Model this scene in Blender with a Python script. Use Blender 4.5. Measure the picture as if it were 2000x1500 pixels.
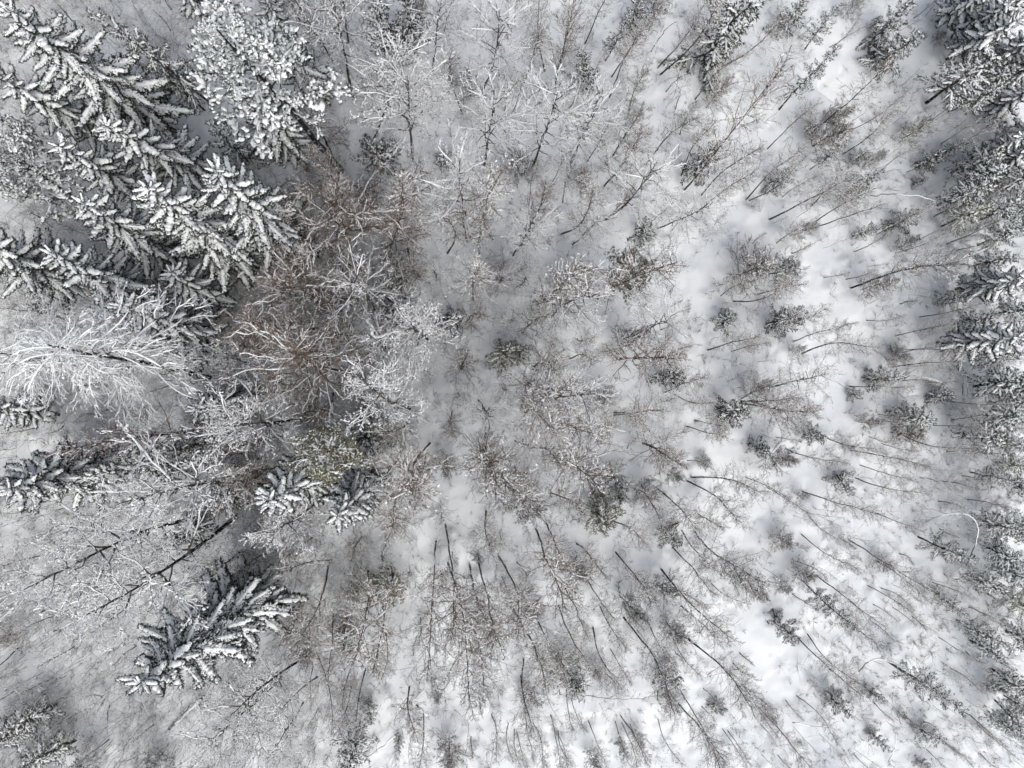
import bpy, math, random
import numpy as np
from mathutils import Matrix, Vector, noise

for o in list(bpy.data.objects): bpy.data.objects.remove(o)
sc = bpy.context.scene

# ------------------------------------------------------------------ camera, sky, sun, exposure
CAM_H = 50.0
cd = bpy.data.cameras.new('camera'); cam = bpy.data.objects.new('camera', cd)
sc.collection.objects.link(cam); sc.camera = cam
cd.sensor_width = 36.0; cd.lens = 36.0 * 1413.0 / 2000.0; cd.clip_start = 0.5; cd.clip_end = 2000.0
fw = Vector((100 / 1413.0, -10 / 1413.0, -1.0)).normalized()
rt = fw.cross(Vector((0, 1, 0))).normalized(); upv = rt.cross(fw)
cam.matrix_world = Matrix(((rt.x, upv.x, -fw.x, 0.0), (rt.y, upv.y, -fw.y, 0.0), (rt.z, upv.z, -fw.z, CAM_H), (0, 0, 0, 1)))

SUN_EL, SUN_AZ = math.radians(54), math.radians(160)        # azimuth clockwise from +Y
w = bpy.data.worlds.new('World'); sc.world = w; w.use_nodes = True
nt = w.node_tree; nt.nodes.clear()
sky = nt.nodes.new('ShaderNodeTexSky'); sky.sky_type = 'NISHITA'; sky.sun_disc = False
sky.sun_elevation = SUN_EL; sky.sun_rotation = SUN_AZ; sky.air_density = 1.0; sky.dust_density = 4.0; sky.ozone_density = 1.0
hsv = nt.nodes.new('ShaderNodeHueSaturation'); hsv.inputs['Saturation'].default_value = 0.50
bg = nt.nodes.new('ShaderNodeBackground'); bg.inputs['Strength'].default_value = 0.15
wo = nt.nodes.new('ShaderNodeOutputWorld')
nt.links.new(sky.outputs[0], hsv.inputs['Color']); nt.links.new(hsv.outputs[0], bg.inputs['Color']); nt.links.new(bg.outputs[0], wo.inputs[0])
sd = bpy.data.lights.new('sun', 'SUN'); sd.energy = 0.85; sd.angle = math.radians(50); sd.color = (1.0, 0.98, 0.93)
sun = bpy.data.objects.new('sun', sd); sc.collection.objects.link(sun)
sv = Vector((math.sin(SUN_AZ) * math.cos(SUN_EL), math.cos(SUN_AZ) * math.cos(SUN_EL), math.sin(SUN_EL)))
sun.rotation_euler = sv.to_track_quat('Z', 'Y').to_euler(); sun.location = sv * 120
sc.view_settings.view_transform = 'Standard'; sc.view_settings.look = 'None'
sc.view_settings.gamma = 1.0; sc.view_settings.use_curve_mapping = False
sc.view_settings.exposure = 0.43
sc.render.engine = 'CYCLES'
sc.cycles.max_bounces = 6; sc.cycles.diffuse_bounces = 6; sc.cycles.glossy_bounces = 0; sc.cycles.transmission_bounces = 0
sc.cycles.use_adaptive_sampling = True; sc.cycles.adaptive_threshold = 0.06; sc.cycles.time_limit = 800

# ------------------------------------------------------------------ materials
def node_mat(name, rough=0.85):
    m = bpy.data.materials.new(name); m.use_nodes = True
    b = m.node_tree.nodes['Principled BSDF']; b.inputs['Roughness'].default_value = rough
    b.inputs['Specular IOR Level'].default_value = 0.15
    return m, m.node_tree, b
def mix_noise(name, ca, cb, scale, lo, hi, rough=0.85, stretch=(1, 1, 1), vary=0.0, bump=0.0, detail=3):
    m, t, b = node_mat(name, rough)
    tc = t.nodes.new('ShaderNodeTexCoord'); mp = t.nodes.new('ShaderNodeMapping'); mp.inputs['Scale'].default_value = stretch
    n = t.nodes.new('ShaderNodeTexNoise'); n.inputs['Scale'].default_value = scale; n.inputs['Detail'].default_value = detail
    r = t.nodes.new('ShaderNodeValToRGB'); r.color_ramp.elements[0].position = lo; r.color_ramp.elements[1].position = hi
    r.color_ramp.elements[0].color = (*ca, 1); r.color_ramp.elements[1].color = (*cb, 1)
    t.links.new(tc.outputs['Object'], mp.inputs[0]); t.links.new(mp.outputs[0], n.inputs['Vector']); t.links.new(n.outputs[0], r.inputs[0])
    out = r.outputs[0]
    if vary:
        oi = t.nodes.new('ShaderNodeObjectInfo'); mr = t.nodes.new('ShaderNodeMapRange')
        mr.inputs[3].default_value = 1 - vary; mr.inputs[4].default_value = 1 + vary
        hs = t.nodes.new('ShaderNodeHueSaturation')
        t.links.new(oi.outputs['Random'], mr.inputs[0]); t.links.new(mr.outputs[0], hs.inputs['Value']); t.links.new(out, hs.inputs['Color']); out = hs.outputs[0]
    t.links.new(out, b.inputs['Base Color'])
    if bump:
        bp = t.nodes.new('ShaderNodeBump'); bp.inputs['Strength'].default_value = bump; bp.inputs['Distance'].default_value = 0.05
        t.links.new(n.outputs[0], bp.inputs['Height']); t.links.new(bp.outputs[0], b.inputs['Normal'])
    return m
M = {}
M['ground'] = mix_noise('ground_snow', (0.69, 0.72, 0.735), (0.765, 0.79, 0.797), 0.35, 0.3, 0.7, 0.8, bump=0.25, detail=8)
M['snow'] = mix_noise('tree_snow', (0.80, 0.825, 0.83), (0.87, 0.885, 0.88), 6, 0.3, 0.7, 0.75)
M['frost'] = mix_noise('rime_frost', (0.55, 0.54, 0.53), (0.88, 0.885, 0.89), 9, 0.28, 0.48, 0.8)
M['dust'] = mix_noise('thin_snow', (0.45, 0.42, 0.40), (0.86, 0.86, 0.86), 12, 0.30, 0.5, 0.8)
M['bark'] = mix_noise('dark_bark', (0.030, 0.027, 0.024), (0.55, 0.56, 0.56), 7, 0.54, 0.66, 0.9, (1, 1, 0.55), 0.25)
M['birch'] = mix_noise('birch_bark', (0.028, 0.025, 0.022), (0.5, 0.49, 0.47), 9, 0.52, 0.64, 0.9, (1, 1, 0.8), 0.3)
M['limb'] = mix_noise('limb_bark', (0.055, 0.047, 0.04), (0.13, 0.115, 0.10), 10, 0.4, 0.6, 0.9, vary=0.2)
M['twig'] = mix_noise('grey_twig', (0.155, 0.135, 0.115), (0.30, 0.262, 0.225), 8, 0.4, 0.6, 0.9, vary=0.25)
M['twig_brown'] = mix_noise('brown_twig', (0.115, 0.085, 0.063), (0.22, 0.168, 0.126), 8, 0.4, 0.6, 0.9, vary=0.25)
M['twig_rust'] = mix_noise('rusty_twig', (0.125, 0.083, 0.064), (0.21, 0.145, 0.115), 8, 0.4, 0.6, 0.9, vary=0.2)
M['needle'] = mix_noise('spruce_needles', (0.020, 0.031, 0.026), (0.048, 0.064, 0.052), 3, 0.35, 0.65, 0.8, vary=0.3)
M['needle_olive'] = mix_noise('olive_needles', (0.11, 0.105, 0.06), (0.22, 0.205, 0.12), 4, 0.35, 0.65, 0.8, vary=0.2)
M['needle_moss'] = mix_noise('mossy_needles', (0.034, 0.040, 0.024), (0.075, 0.080, 0.050), 4, 0.35, 0.65, 0.85, vary=0.25)
M['needle_grey'] = mix_noise('weathered_needles', (0.045, 0.042, 0.034), (0.085, 0.078, 0.062), 4, 0.35, 0.65, 0.85, vary=0.25)
M['grass'] = mix_noise('dry_stalks', (0.07, 0.055, 0.04), (0.15, 0.125, 0.09), 6, 0.4, 0.6, 0.9)

# ------------------------------------------------------------------ mesh helpers
class Buf:
    """quads collected from numpy pieces"""
    def __init__(self): self.v = []; self.f = []; self.n = 0
    def add(self, v, f):
        if len(v) == 0: return
        self.v.append(v.reshape(-1, 3)); self.f.append(f + self.n); self.n += v.size // 3
    def arrays(self):
        if not self.v: return np.zeros((0, 3)), np.zeros((0, 4), int)
        return np.concatenate(self.v), np.concatenate(self.f)
def to_mesh(name, v, f, mat, smooth=False):
    me = bpy.data.meshes.new(name); nq = len(f)
    me.vertices.add(len(v)); me.vertices.foreach_set('co', v.astype(np.float32).ravel())
    me.loops.add(nq * 4); me.loops.foreach_set('vertex_index', f.astype(np.int32).ravel())
    me.polygons.add(nq); me.polygons.foreach_set('loop_start', np.arange(0, nq * 4, 4, dtype=np.int32))
    if smooth: me.polygons.foreach_set('use_smooth', np.ones(nq, dtype=bool))
    me.materials.append(mat); me.update(calc_edges=True)
    return me
def bmesh_of(name, buf, mat, smooth=False): return to_mesh(name, *buf.arrays(), mat, smooth)
def norm(a): return a / np.maximum(np.linalg.norm(a, axis=-1, keepdims=True), 1e-9)
def tubes(P, R, k):
    """P (n,m,3) centre lines, R (n,m) radii, k sides"""
    n, m = P.shape[:2]
    if n == 0: return np.zeros((0, 3)), np.zeros((0, 4), int)
    T = norm(np.gradient(P, axis=1)); ref = np.where(np.abs(T[..., 2:3]) > 0.9, np.array([1., 0, 0]), np.array([0., 0, 1]))
    U = norm(np.cross(T, ref)); V = np.cross(T, U)
    a = np.arange(k) * 2 * math.pi / k
    v = P[:, :, None] + R[:, :, None, None] * (np.cos(a)[:, None] * U[:, :, None] + np.sin(a)[:, None] * V[:, :, None])
    idx = np.arange(n * m * k).reshape(n, m, k); nx = np.roll(idx, -1, axis=2)
    f = np.stack([idx[:, :-1], nx[:, :-1], nx[:, 1:], idx[:, 1:]], -1).reshape(-1, 4)
    return v.reshape(-1, 3), f
def along(P, s):
    """points and tangents at s (n,c) on polylines P (n,m,3)"""
    m = P.shape[1]; x = np.clip(s, 0, 1) * (m - 1); i = np.minimum(x.astype(int), m - 2); fr = (x - i)[..., None]
    r = np.arange(len(P))[:, None]
    a, b = P[r, i], P[r, i + 1]
    return a + (b - a) * fr, norm(b - a)
def shoots(rg, P, c, s0, s1, lr, ang, m, rise=0.0, wob=0.06, taper=0.55):
    """c side shoots on every polyline; returns (n*c,m,3)"""
    n = len(P); L = np.linalg.norm(np.diff(P, axis=1), axis=-1).sum(1)
    s = s0 + (s1 - s0) * (np.arange(c)[None] + rg.random((n, c))) / c
    o, t = along(P, s)
    rv = norm(rg.normal(size=(n, c, 3))); pv = norm(rv - (rv * t).sum(-1, keepdims=True) * t)
    an = np.radians(ang) * (0.7 + 0.6 * rg.random((n, c, 1)))
    d = norm(t * np.cos(an) + pv * np.sin(an))
    ln = (L[:, None] * lr * (1 - taper * s) * (0.6 + 0.8 * rg.random((n, c))))[..., None]
    q = np.linspace(0, 1, m)
    C = o[..., None, :] + ln[..., None] * (q[:, None] * d[..., None, :] + rise * (q ** 2)[:, None] * np.array([0, 0, 1.]))
    C = C + ln[..., None] * wob * rg.normal(size=C.shape) * q[:, None]
    return C.reshape(-1, m, 3)
def radii(n, m, r0, r1): return np.tile(np.linspace(r0, r1, m), (n, 1))
def snow_on(rg, P, r, frac=1.0, lump=0.35, lift=0.7, k=5, m=None, s0=0.0, s1=1.0, tip=0.3, flat=1.0):
    """snow ridges lying on the top of polylines"""
    P = P[rg.random(len(P)) < frac]; n = len(P)
    if n == 0: return np.zeros((0, 3)), np.zeros((0, 4), int)
    m = m or P.shape[1]; a = s0 + (s1 - s0) * 0.3 * rg.random(n); b = s1 - (s1 - s0) * 0.2 * rg.random(n)
    s = a[:, None] + (b - a)[:, None] * np.linspace(0, 1, m)
    C, _ = along(P, s)
    pr = np.ones(m); pr[0] = 0.15; pr[-1] = tip
    R = r * pr * (1 - lump + 2 * lump * rg.random((n, m)))
    C = C + np.array([0, 0, 1.]) * (R * lift)[..., None]
    v, f = tubes(C, R, k)
    if flat != 1.0: c = np.repeat(C.reshape(-1, 3), k, 0); v[:, 2] = c[:, 2] + (v[:, 2] - c[:, 2]) * flat
    return v, f
def pads(rg, C, r):
    # flattened snow cushions of very uneven size
    n = len(C); R = r * np.exp(rg.normal(size=n) * 0.4); d = norm(rg.normal(size=(n, 3)) * np.array([1, 1, 0.25])); q = np.linspace(-1.35, 1.35, 6); pr = np.array([0.05, 0.65, 1.0, 1.05, 0.7, 0.05])
    P = C[:, None] + d[:, None] * (R[:, None] * q)[..., None] + rg.normal(size=(n, 6, 3)) * (R * 0.16)[:, None, None]
    v, f = tubes(P, R[:, None] * pr * (0.8 + 0.4 * rg.random((n, 6))), 6); c = np.repeat(C, 36, 0); v[:, 2] = c[:, 2] + (v[:, 2] - c[:, 2]) * 0.6
    return v, f
def blobs(rg, C, r, k=5):
    n = len(C)
    if n == 0: return np.zeros((0, 3)), np.zeros((0, 4), int)
    d = norm(rg.normal(size=(n, 3)) * np.array([1, 1, 0.5])); R = r * (0.5 + rg.random(n))
    q = np.array([-1.2, -0.75, 0.0, 0.75, 1.2]); pr = np.array([0.05, 0.8, 1.0, 0.8, 0.05])
    return tubes(C[:, None] + d[:, None] * (R[:, None] * q)[..., None], R[:, None] * pr, k)
def blades(rg, O, D, ln, wd):
    """flat diamond tufts: O origins, D directions"""
    n = len(O)
    if n == 0: return np.zeros((0, 3)), np.zeros((0, 4), int)
    L = ln * (0.6 + 0.8 * rg.random((n, 1))); s = norm(np.cross(D, rg.normal(size=(n, 3)))) * wd
    v = np.stack([O, O + D * L * 0.45 + s, O + D * L, O + D * L * 0.45 - s], 1)
    return v.reshape(-1, 3), np.arange(4 * n).reshape(-1, 4)

# ------------------------------------------------------------------ object helpers
COL = sc.collection
def link(name, data, parent=None, mat=None):
    o = bpy.data.objects.new(name, data); COL.objects.link(o)
    if parent: o.parent = parent
    if mat is not None: o.matrix_local = mat
    return o
def tag(o, label, cat, group=None):
    o['label'] = label; o['category'] = cat
    if group: o['group'] = group

TREES = """S|-19.02|16.50|-0.46|-0.56|17.42|1.2|-|huge snow-striped spruce sweeping into the upper left corner with a long white spine
S|-22.44|16.14|-0.74|-1.14|13.23|0.85|-|dark big spruce at the left edge between the corner spruce and the clumpy pine
P|-25.08|11.67|1.22|0.38|10.00|1|-|clumpy snow-loaded pine at the left edge below the dark corner spruces
S|-19.37|11.42|-0.07|-0.12|13.74|0.9|-|spruce with a split white spine between the clumpy left-edge pine and its slimmer neighbour
S|-16.58|13.65|-0.87|-1.23|13.26|1|-|slimmer grey-green spruce whose foot touches the bare snow gap at upper left
S|-18.49|7.55|0.43|0.92|14.38|1.1|-|snowy spruce with a blunt white tip, leftmost of the middle row of three
S|-13.79|7.61|0.37|0.61|18.09|1.1|-|plump snowy spruce in the centre of the row of three
S|-10.73|8.33|0.43|0.50|18.93|1|-|snowy spruce at the end of the row of three beside the brown bare trees
S|-24.78|5.90|0.28|1.00|11.59|1.35|-|large spruce cut by the left edge with long white drooping boughs
S|-19.50|4.80|0.35|1.12|15.02|0.95|-|snowy spruce pointing left with a forked white tip, below the row of three
sp|-16.68|18.45|-0.95|-0.93|14.00|1.1|-|slim pale conifer with a long dark bare stem at the top left
sp|-17.23|18.09|-0.40|-0.40|7.55|1.1|-|short dark conifer beside the long bare stem at the top left
P|-8.22|14.27|-1.15|-0.80|21.30|1.15|-|biggest snow-clumped pine near the top with cauliflower-like white crown
S|-9.00|18.77|-0.89|-0.48|12.17|0.9|-|spruce tucked behind the cauliflower-like white pine at the top
S|-10.38|14.23|-0.05|-0.03|13.88|0.9|-|spruce with one long white bough hanging below the cauliflower-like pine
s|-14.11|14.50|-0.33|0.28|7.00|1.1|-|small grey snowy spruce under the cauliflower-like white pine
S|-17.11|24.03|0.11|0.05|6.00|0.8|-|dark spruce cut by the top edge beside the white pine
S|-12.51|23.50|0.85|0.41|6.13|0.7|-|dark spruce cut by the top edge behind the white pine
L|-7.63|23.03|0.98|0.28|9.43|1|-|frosted tree with the thickest dark trunk leaving through the top edge
L|-7.52|19.96|0.64|0.22|12.72|1.1|-|frosted tree with a curved speckled trunk and long white limbs at the top
R|-8.66|21.55|-0.66|-0.29|10.24|0.9|-|brown-twigged tree with a bowed trunk at the top beside the white pine
s|-5.04|22.01|0.06|0.01|6.95|1.2|-|dark little spruce beneath white limbs near the top edge
s|-3.48|22.64|0.09|0.02|7.00|1.2|-|dark little spruce cut by the top edge beside pale birches
F|-6.20|15.83|3.15|0.59|14.45|1.1|-|crooked white tree with an arm reaching out over the snow lane
L|-3.26|15.13|0.59|0.10|13.53|1.25|-|twin-trunked frosted tree with a wide lacy white crown
F|-1.91|21.17|0.91|0.04|10.58|1|-|frosted birch with a straight dark trunk near the top edge
F|1.42|19.81|0.67|-0.07|11.53|1.2|-|frosted birch with widely forked white limbs near the top
B|0.13|18.31|-0.67|-0.65|10.75|1|-|slender bare dark-stemmed birch upper right of the twin-trunked frosted tree, nearest of three
F|1.59|14.71|0.13|-0.02|13.50|1.1|-|tall frosted birch upper right of the goblet-shaped frosted tree
F|0.42|9.52|-0.49|0.09|18.00|0.8|-|pale goblet-shaped frosted tree on a thin straight stem
B|2.24|9.67|-0.46|-0.63|18.60|1|r|tall brown-twigged birch lower right of the goblet-shaped frosted tree
s|-5.34|14.57|0.00|0.00|4.00|1.6|-|round snow-covered baby spruce beside the snow lane
R|-8.78|15.30|0.70|0.36|10.61|1.2|-|brown bare tree with snowy fringe, uppermost beside the snow lane
R|-8.10|12.54|-0.08|-0.05|9.72|1|-|bushy brown-twigged tree lower left of the twin-trunked frosted tree, nearest of two
L|-7.30|8.61|0.69|0.50|13.30|1.3|r|brown tree with long pale fanning limbs below the snow lane
R|-5.00|8.63|2.24|0.66|15.07|1.3|-|broad brown tree with a snow cap below the baby spruce
b|-5.92|11.88|0.09|0.04|4.27|1.3|-|rounded snow-flecked twiggy bush left of the goblet-shaped frosted tree
R|-9.71|8.35|0.29|0.31|12.10|1.3|-|tall brown-twigged tree right of the snowy row of three
R|-12.32|9.47|0.24|0.30|7.57|1|-|bushy brown-twigged tree right of the snowy row of three, nearest of three
B|1.30|8.71|-0.14|-0.34|12.17|1|-|slender bare dark-stemmed birch below the goblet-shaped frosted tree
R|-3.49|8.42|0.87|0.26|8.29|1.1|-|bushy brown-twigged tree lower left of the goblet-shaped frosted tree
B|-0.93|8.68|0.08|-0.40|13.58|1|r|slender brown-twigged birch below the goblet-shaped frosted tree
F|3.07|18.62|0.05|-0.01|5.90|0.8|-|pale frosted birch right of the twin-trunked frosted tree
b|0.71|19.50|-0.37|0.01|3.06|1|-|rounded snow-flecked twiggy bush right of the twin-trunked frosted tree
s|-1.28|14.77|-0.03|-0.00|2.98|1|-|low snow-dusted spruce bush upper left of the goblet-shaped frosted tree
F|-2.44|13.34|-0.04|-0.01|5.46|0.9|-|pale frosted birch left of the goblet-shaped frosted tree
F|-5.10|19.34|-0.23|-0.06|3.98|0.8|-|low frosted shrub upper left of the twin-trunked frosted tree
F|-1.16|23.65|0.63|0.01|4.29|0.8|-|low frosted shrub upper right of the twin-trunked frosted tree, nearest of two
R|-12.41|17.53|-0.28|-0.20|4.63|0.6|-|small brown-twigged tree lower right of the cauliflower-like white pine
B|3.77|24.40|-0.09|-0.48|6.64|1|-|young bare dark-stemmed birch upper right of the twin-trunked frosted tree
B|5.85|21.53|-1.66|-0.63|12.68|1|-|slender bare dark-stemmed birch upper right of the twin-trunked frosted tree, third of three
B|4.25|20.07|0.31|-0.79|10.61|1|-|slender bare dark-stemmed birch upper right of the twin-trunked frosted tree, second of three
R|6.57|20.60|-0.44|0.13|11.98|1|-|tall brown tree with a dense dusky crown at the top edge
B|8.66|23.39|0.07|-0.88|10.11|1|-|slender bare dark-stemmed birch left of the bushy dark top spruce, fifth of five
s|8.54|20.07|-1.07|0.39|5.33|1|-|snow-tipped narrow spruce standing alone under the dusky brown crown
sp|10.10|22.25|0.15|-0.07|6.52|1|-|slim frosted conifer left of the bushy dark top spruce
B|10.58|21.19|0.14|-0.95|10.22|1|-|slender bare dark-stemmed birch left of the bushy dark top spruce, third of five
B|10.40|19.70|-0.50|-0.61|10.79|1|-|slender bare dark-stemmed birch left of the bushy dark top spruce, fourth of five
s|11.91|24.20|-0.55|0.26|5.04|1|-|squat snow-dusted spruce bush left of the bushy dark top spruce
b|13.12|25.08|-0.30|0.38|4.50|1.2|-|rounded snow-flecked twiggy bush left of the bushy dark top spruce
B|14.03|21.42|-0.35|-1.12|12.99|1|-|slender bare dark-stemmed birch left of the bushy dark top spruce, nearest of five
B|13.85|21.89|-0.21|-0.86|10.21|1|-|slender bare dark-stemmed birch left of the bushy dark top spruce, second of five
s|16.96|22.34|0.85|0.59|7.00|1.7|-|bushy dark conifer with snow-dusted twigs near the top edge, widest on the open snow
B|18.50|22.15|0.09|-1.29|9.94|1|-|slender bare dark-stemmed birch right of the bushy dark top spruce
B|16.60|19.82|0.01|-1.02|9.45|1|-|slender bare dark-stemmed birch below the bushy dark top spruce, nearest of two
b|17.28|19.11|0.35|0.52|4.50|0.9|-|rounded snow-flecked twiggy bush below the bushy dark top spruce
R|15.44|17.27|-0.43|0.37|4.95|0.8|-|snow-topped brown thicket with a white limb across it
B|13.01|15.07|-0.15|-0.89|11.70|1|-|slender bare dark-stemmed birch lower left of the bushy dark top spruce
B|15.57|14.40|-1.10|0.20|9.57|1|-|slender bare dark-stemmed birch below the bushy dark top spruce, second of two
B|15.82|13.45|-1.96|-0.00|20.00|1|-|tall birch crossing open snow with a frosted dark trunk
s|16.43|14.42|-0.31|0.34|5.59|1.3|-|grey-green spruce wrapped round two dark birch stems
B|16.98|12.99|-0.74|-0.46|12.19|1|-|slender bare dark-stemmed birch lower left of the snow trench, third of three
B|16.68|11.78|-0.63|-0.44|11.55|1|-|slender bare dark-stemmed birch upper right of the snow-dotted olive bush
B|20.31|12.81|-1.10|0.15|10.77|1|-|slender bare dark-stemmed birch lower left of the snow trench, nearest of three
B|20.56|12.75|-0.78|-0.06|9.18|1|-|slender bare dark-stemmed birch lower left of the snow trench, second of three
F|10.17|11.20|-0.02|0.02|13.08|1|-|leaning birch with a thick mottled trunk and pale crown
R|9.99|13.46|-0.09|0.07|11.24|0.9|-|tall brown-twigged tree upper right of the brown fan-shaped tree
R|10.71|15.73|-0.07|0.05|8.73|0.9|-|bushy brown-twigged tree upper right of the brown fan-shaped tree
R|11.79|18.85|-0.35|0.21|6.41|1|o|snow-capped greenish brown thicket tree above the brown column of trees
F|7.70|15.13|-0.19|0.09|11.91|1.1|-|lacy white birch with a dark speckled leaning trunk
B|8.84|15.22|-0.28|-0.41|9.10|1|-|slender bare dark-stemmed birch upper right of the brown fan-shaped tree
F|4.84|14.42|0.01|-0.00|15.23|1|-|birch with a thick speckled trunk and snow-tufted top
R|4.96|11.00|-0.19|0.08|9.65|0.9|r|small bare brown fan-shaped tree on clean snow
B|6.99|10.15|-0.29|-0.54|14.30|1|-|tall bare dark-stemmed birch right of the brown fan-shaped tree
F|7.11|12.34|-0.43|0.23|7.99|0.8|-|pale frosted birch upper right of the brown fan-shaped tree
b|8.30|13.19|-0.40|0.23|3.71|1.1|-|rounded snow-flecked twiggy bush right of the brown fan-shaped tree
b|4.01|14.29|-0.03|0.01|3.09|1.5|-|rounded snow-flecked twiggy bush upper left of the brown fan-shaped tree
s|12.77|9.93|-0.44|0.52|3.06|1.4|-|dark snowy bush spruce at the foot of two arched birches
F|12.89|10.65|-0.01|0.01|7.29|0.6|-|pale frosted birch upper right of the snow-dotted olive bush
F|13.87|10.60|0.44|-0.63|9.78|0.9|-|arched birch with pale drooping twigs over bright snow
F|3.66|8.62|0.19|-0.09|11.21|1|-|tall frosted birch lower left of the brown fan-shaped tree
F|7.83|9.39|0.15|-0.13|9.09|0.9|-|pale frosted birch lower right of the brown fan-shaped tree
B|4.84|12.89|-0.24|-0.20|6.76|1|-|young bare dark-stemmed birch upper left of the brown fan-shaped tree
B|3.66|18.64|0.11|-0.42|6.88|1|-|young bare dark-stemmed birch above the brown fan-shaped tree, second of two
B|6.39|13.75|-0.17|-0.27|6.95|1|-|young bare dark-stemmed birch upper right of the brown fan-shaped tree, nearest of two
R|10.71|11.69|-0.10|0.09|6.38|0.7|-|bushy brown-twigged tree above the snow-dotted olive bush
B|14.84|10.44|-0.45|0.25|4.14|1|-|young bare dark-stemmed birch upper right of the snow-dotted olive bush
B|11.55|16.70|-1.11|0.15|7.47|1|-|young bare dark-stemmed birch upper right of the brown fan-shaped tree, second of two
B|9.26|20.68|-0.24|-0.32|5.88|1|-|young bare dark-stemmed birch left of the bushy dark top spruce
B|18.62|22.39|-0.24|-0.13|3.12|1|-|young bare dark-stemmed birch below the bushy dark top spruce
B|17.79|10.72|-0.40|0.23|3.68|1|-|young bare dark-stemmed birch above the little star spruce
s|22.71|24.63|-0.18|0.17|4.17|1.1|-|squat snow-dusted spruce bush right of the bushy dark top spruce
sp|24.34|23.29|-0.38|0.39|5.79|1|-|snow-topped slim spruce standing between two open snow patches at the top
b|27.09|25.57|-0.22|0.23|3.43|1|-|rounded snow-flecked twiggy bush above the snow trench
F|21.72|20.68|-0.66|0.65|5.10|1.2|-|pale lacy birch beside the snow-topped spruce near the upper clearing
B|26.34|23.72|-0.43|-0.20|4.51|1|-|young bare dark-stemmed birch above the snow trench, second of two
B|26.53|23.67|-0.06|-0.59|4.34|1|-|young bare dark-stemmed birch above the snow trench, nearest of two
sp|22.66|19.20|-0.40|0.45|8.73|1.1|-|spruce with long bare stem and snow-topped crown at the upper clearing's edge
B|24.98|17.56|-1.49|-0.15|12.61|1|-|tall bare tree leaning right across the upper clearing and its thin snow trench
b|24.85|17.92|0.51|-0.38|4.50|1.2|-|rounded snow-flecked twiggy bush lower left of the snow trench
B|28.07|17.94|-0.59|-0.29|6.64|1|-|young bare dark-stemmed birch upper left of the lone olive-tinged bush
B|27.38|16.16|-0.96|0.20|7.46|1.2|-|young bare dark-stemmed birch left of the lone olive-tinged bush
B|21.73|16.34|-0.82|-0.17|8.95|1|-|slender bare dark-stemmed birch left of the snow trench
b|24.98|16.53|0.27|-0.32|4.50|1.2|-|rounded snow-flecked twiggy bush below the snow trench
sp|24.86|14.95|-0.17|0.28|5.72|0.9|-|slim frosted conifer below the snow trench
s|29.25|24.18|-0.19|0.23|5.37|1.3|-|dark spruce right of the upper clearing, cut near the top edge
s|29.76|22.61|0.13|-0.17|4.98|1.4|-|broad snowy spruce hanging over the right of the upper clearing
B|32.68|26.07|-0.36|-0.26|3.80|1|-|young bare dark-stemmed birch above the lone olive-tinged bush
S|34.48|25.95|-0.96|-1.16|6.59|0.9|-|dark spruce nearest the clearing in the upper right corner wood
S|35.52|24.75|-1.08|-1.14|6.86|0.9|-|dark spruce in the upper right corner wood, one row in
S|35.14|23.15|-1.34|-1.36|8.35|0.9|-|dark frosted spruce bordering the clearing in the upper right corner wood
S|38.00|19.05|-1.48|-0.26|6.56|0.9|-|black-green spruce at the right edge below the corner wood
S|38.12|22.75|-1.18|-0.76|6.19|0.9|-|black-green spruce touching the right edge inside the corner wood
S|37.71|25.94|-1.09|-1.25|6.00|0.9|-|spruce filling the very upper right corner
sp|33.54|19.91|-3.56|-2.17|12.09|1.5|-|snowy spruce with two thick bare stems leaning right from the upper clearing
sp|35.41|19.35|-2.45|-1.39|8.34|1.3|-|slim frosted conifer upper right of the lone olive-tinged bush, nearest of four
b|31.69|17.35|-0.11|0.19|3.37|1.4|o|round olive-tinged bush standing alone on snow in the upper right
B|33.61|18.44|-0.50|-0.04|4.24|1|-|young bare dark-stemmed birch upper right of the lone olive-tinged bush
B|34.71|17.06|-0.46|0.11|3.34|1|-|young bare dark-stemmed birch right of the lone olive-tinged bush, nearest of two
B|34.14|16.18|-1.04|-0.01|8.17|1|-|slender bare dark-stemmed birch right of the lone olive-tinged bush
B|36.59|16.11|-0.70|0.05|5.39|1|-|young bare dark-stemmed birch right of the lone olive-tinged bush, second of two
s|33.11|15.36|-0.14|0.29|2.94|1.2|-|low snow-dusted spruce bush lower right of the lone olive-tinged bush
sp|34.27|16.00|-0.01|-0.09|4.00|1|-|slim frosted conifer right of the lone olive-tinged bush
B|30.17|14.94|-0.63|0.09|5.38|1|-|young bare dark-stemmed birch below the lone olive-tinged bush, nearest of six
s|27.89|15.44|-0.07|0.13|2.50|1.2|-|low snow-dusted spruce bush below the snow trench
b|28.77|15.27|-0.05|0.09|3.18|1|-|rounded snow-flecked twiggy bush lower left of the lone olive-tinged bush, nearest of two
b|26.88|12.68|-0.15|0.32|3.35|1.3|-|rounded snow-flecked twiggy bush lower left of the lone olive-tinged bush, second of two
s|28.02|13.68|-0.08|0.16|3.70|1.2|-|squat snow-dusted spruce bush lower left of the lone olive-tinged bush
B|22.87|12.97|-0.47|-0.22|6.72|1|-|young bare dark-stemmed birch lower left of the snow trench
B|22.00|11.39|-0.99|-0.41|12.85|1|-|slender bare dark-stemmed birch below the snow trench
F|25.00|12.40|-0.57|1.04|5.19|1.2|-|pale frosted birch below the snow trench
B|25.13|11.13|-0.89|0.02|9.33|1|-|slender bare dark-stemmed birch lower left of the lone olive-tinged bush, nearest of two
B|25.06|10.77|-0.65|-0.65|9.90|1|-|slender bare dark-stemmed birch lower left of the lone olive-tinged bush, second of two
b|23.37|10.20|-0.02|0.06|4.22|1|-|rounded snow-flecked twiggy bush upper right of the little star spruce, third of three
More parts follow.
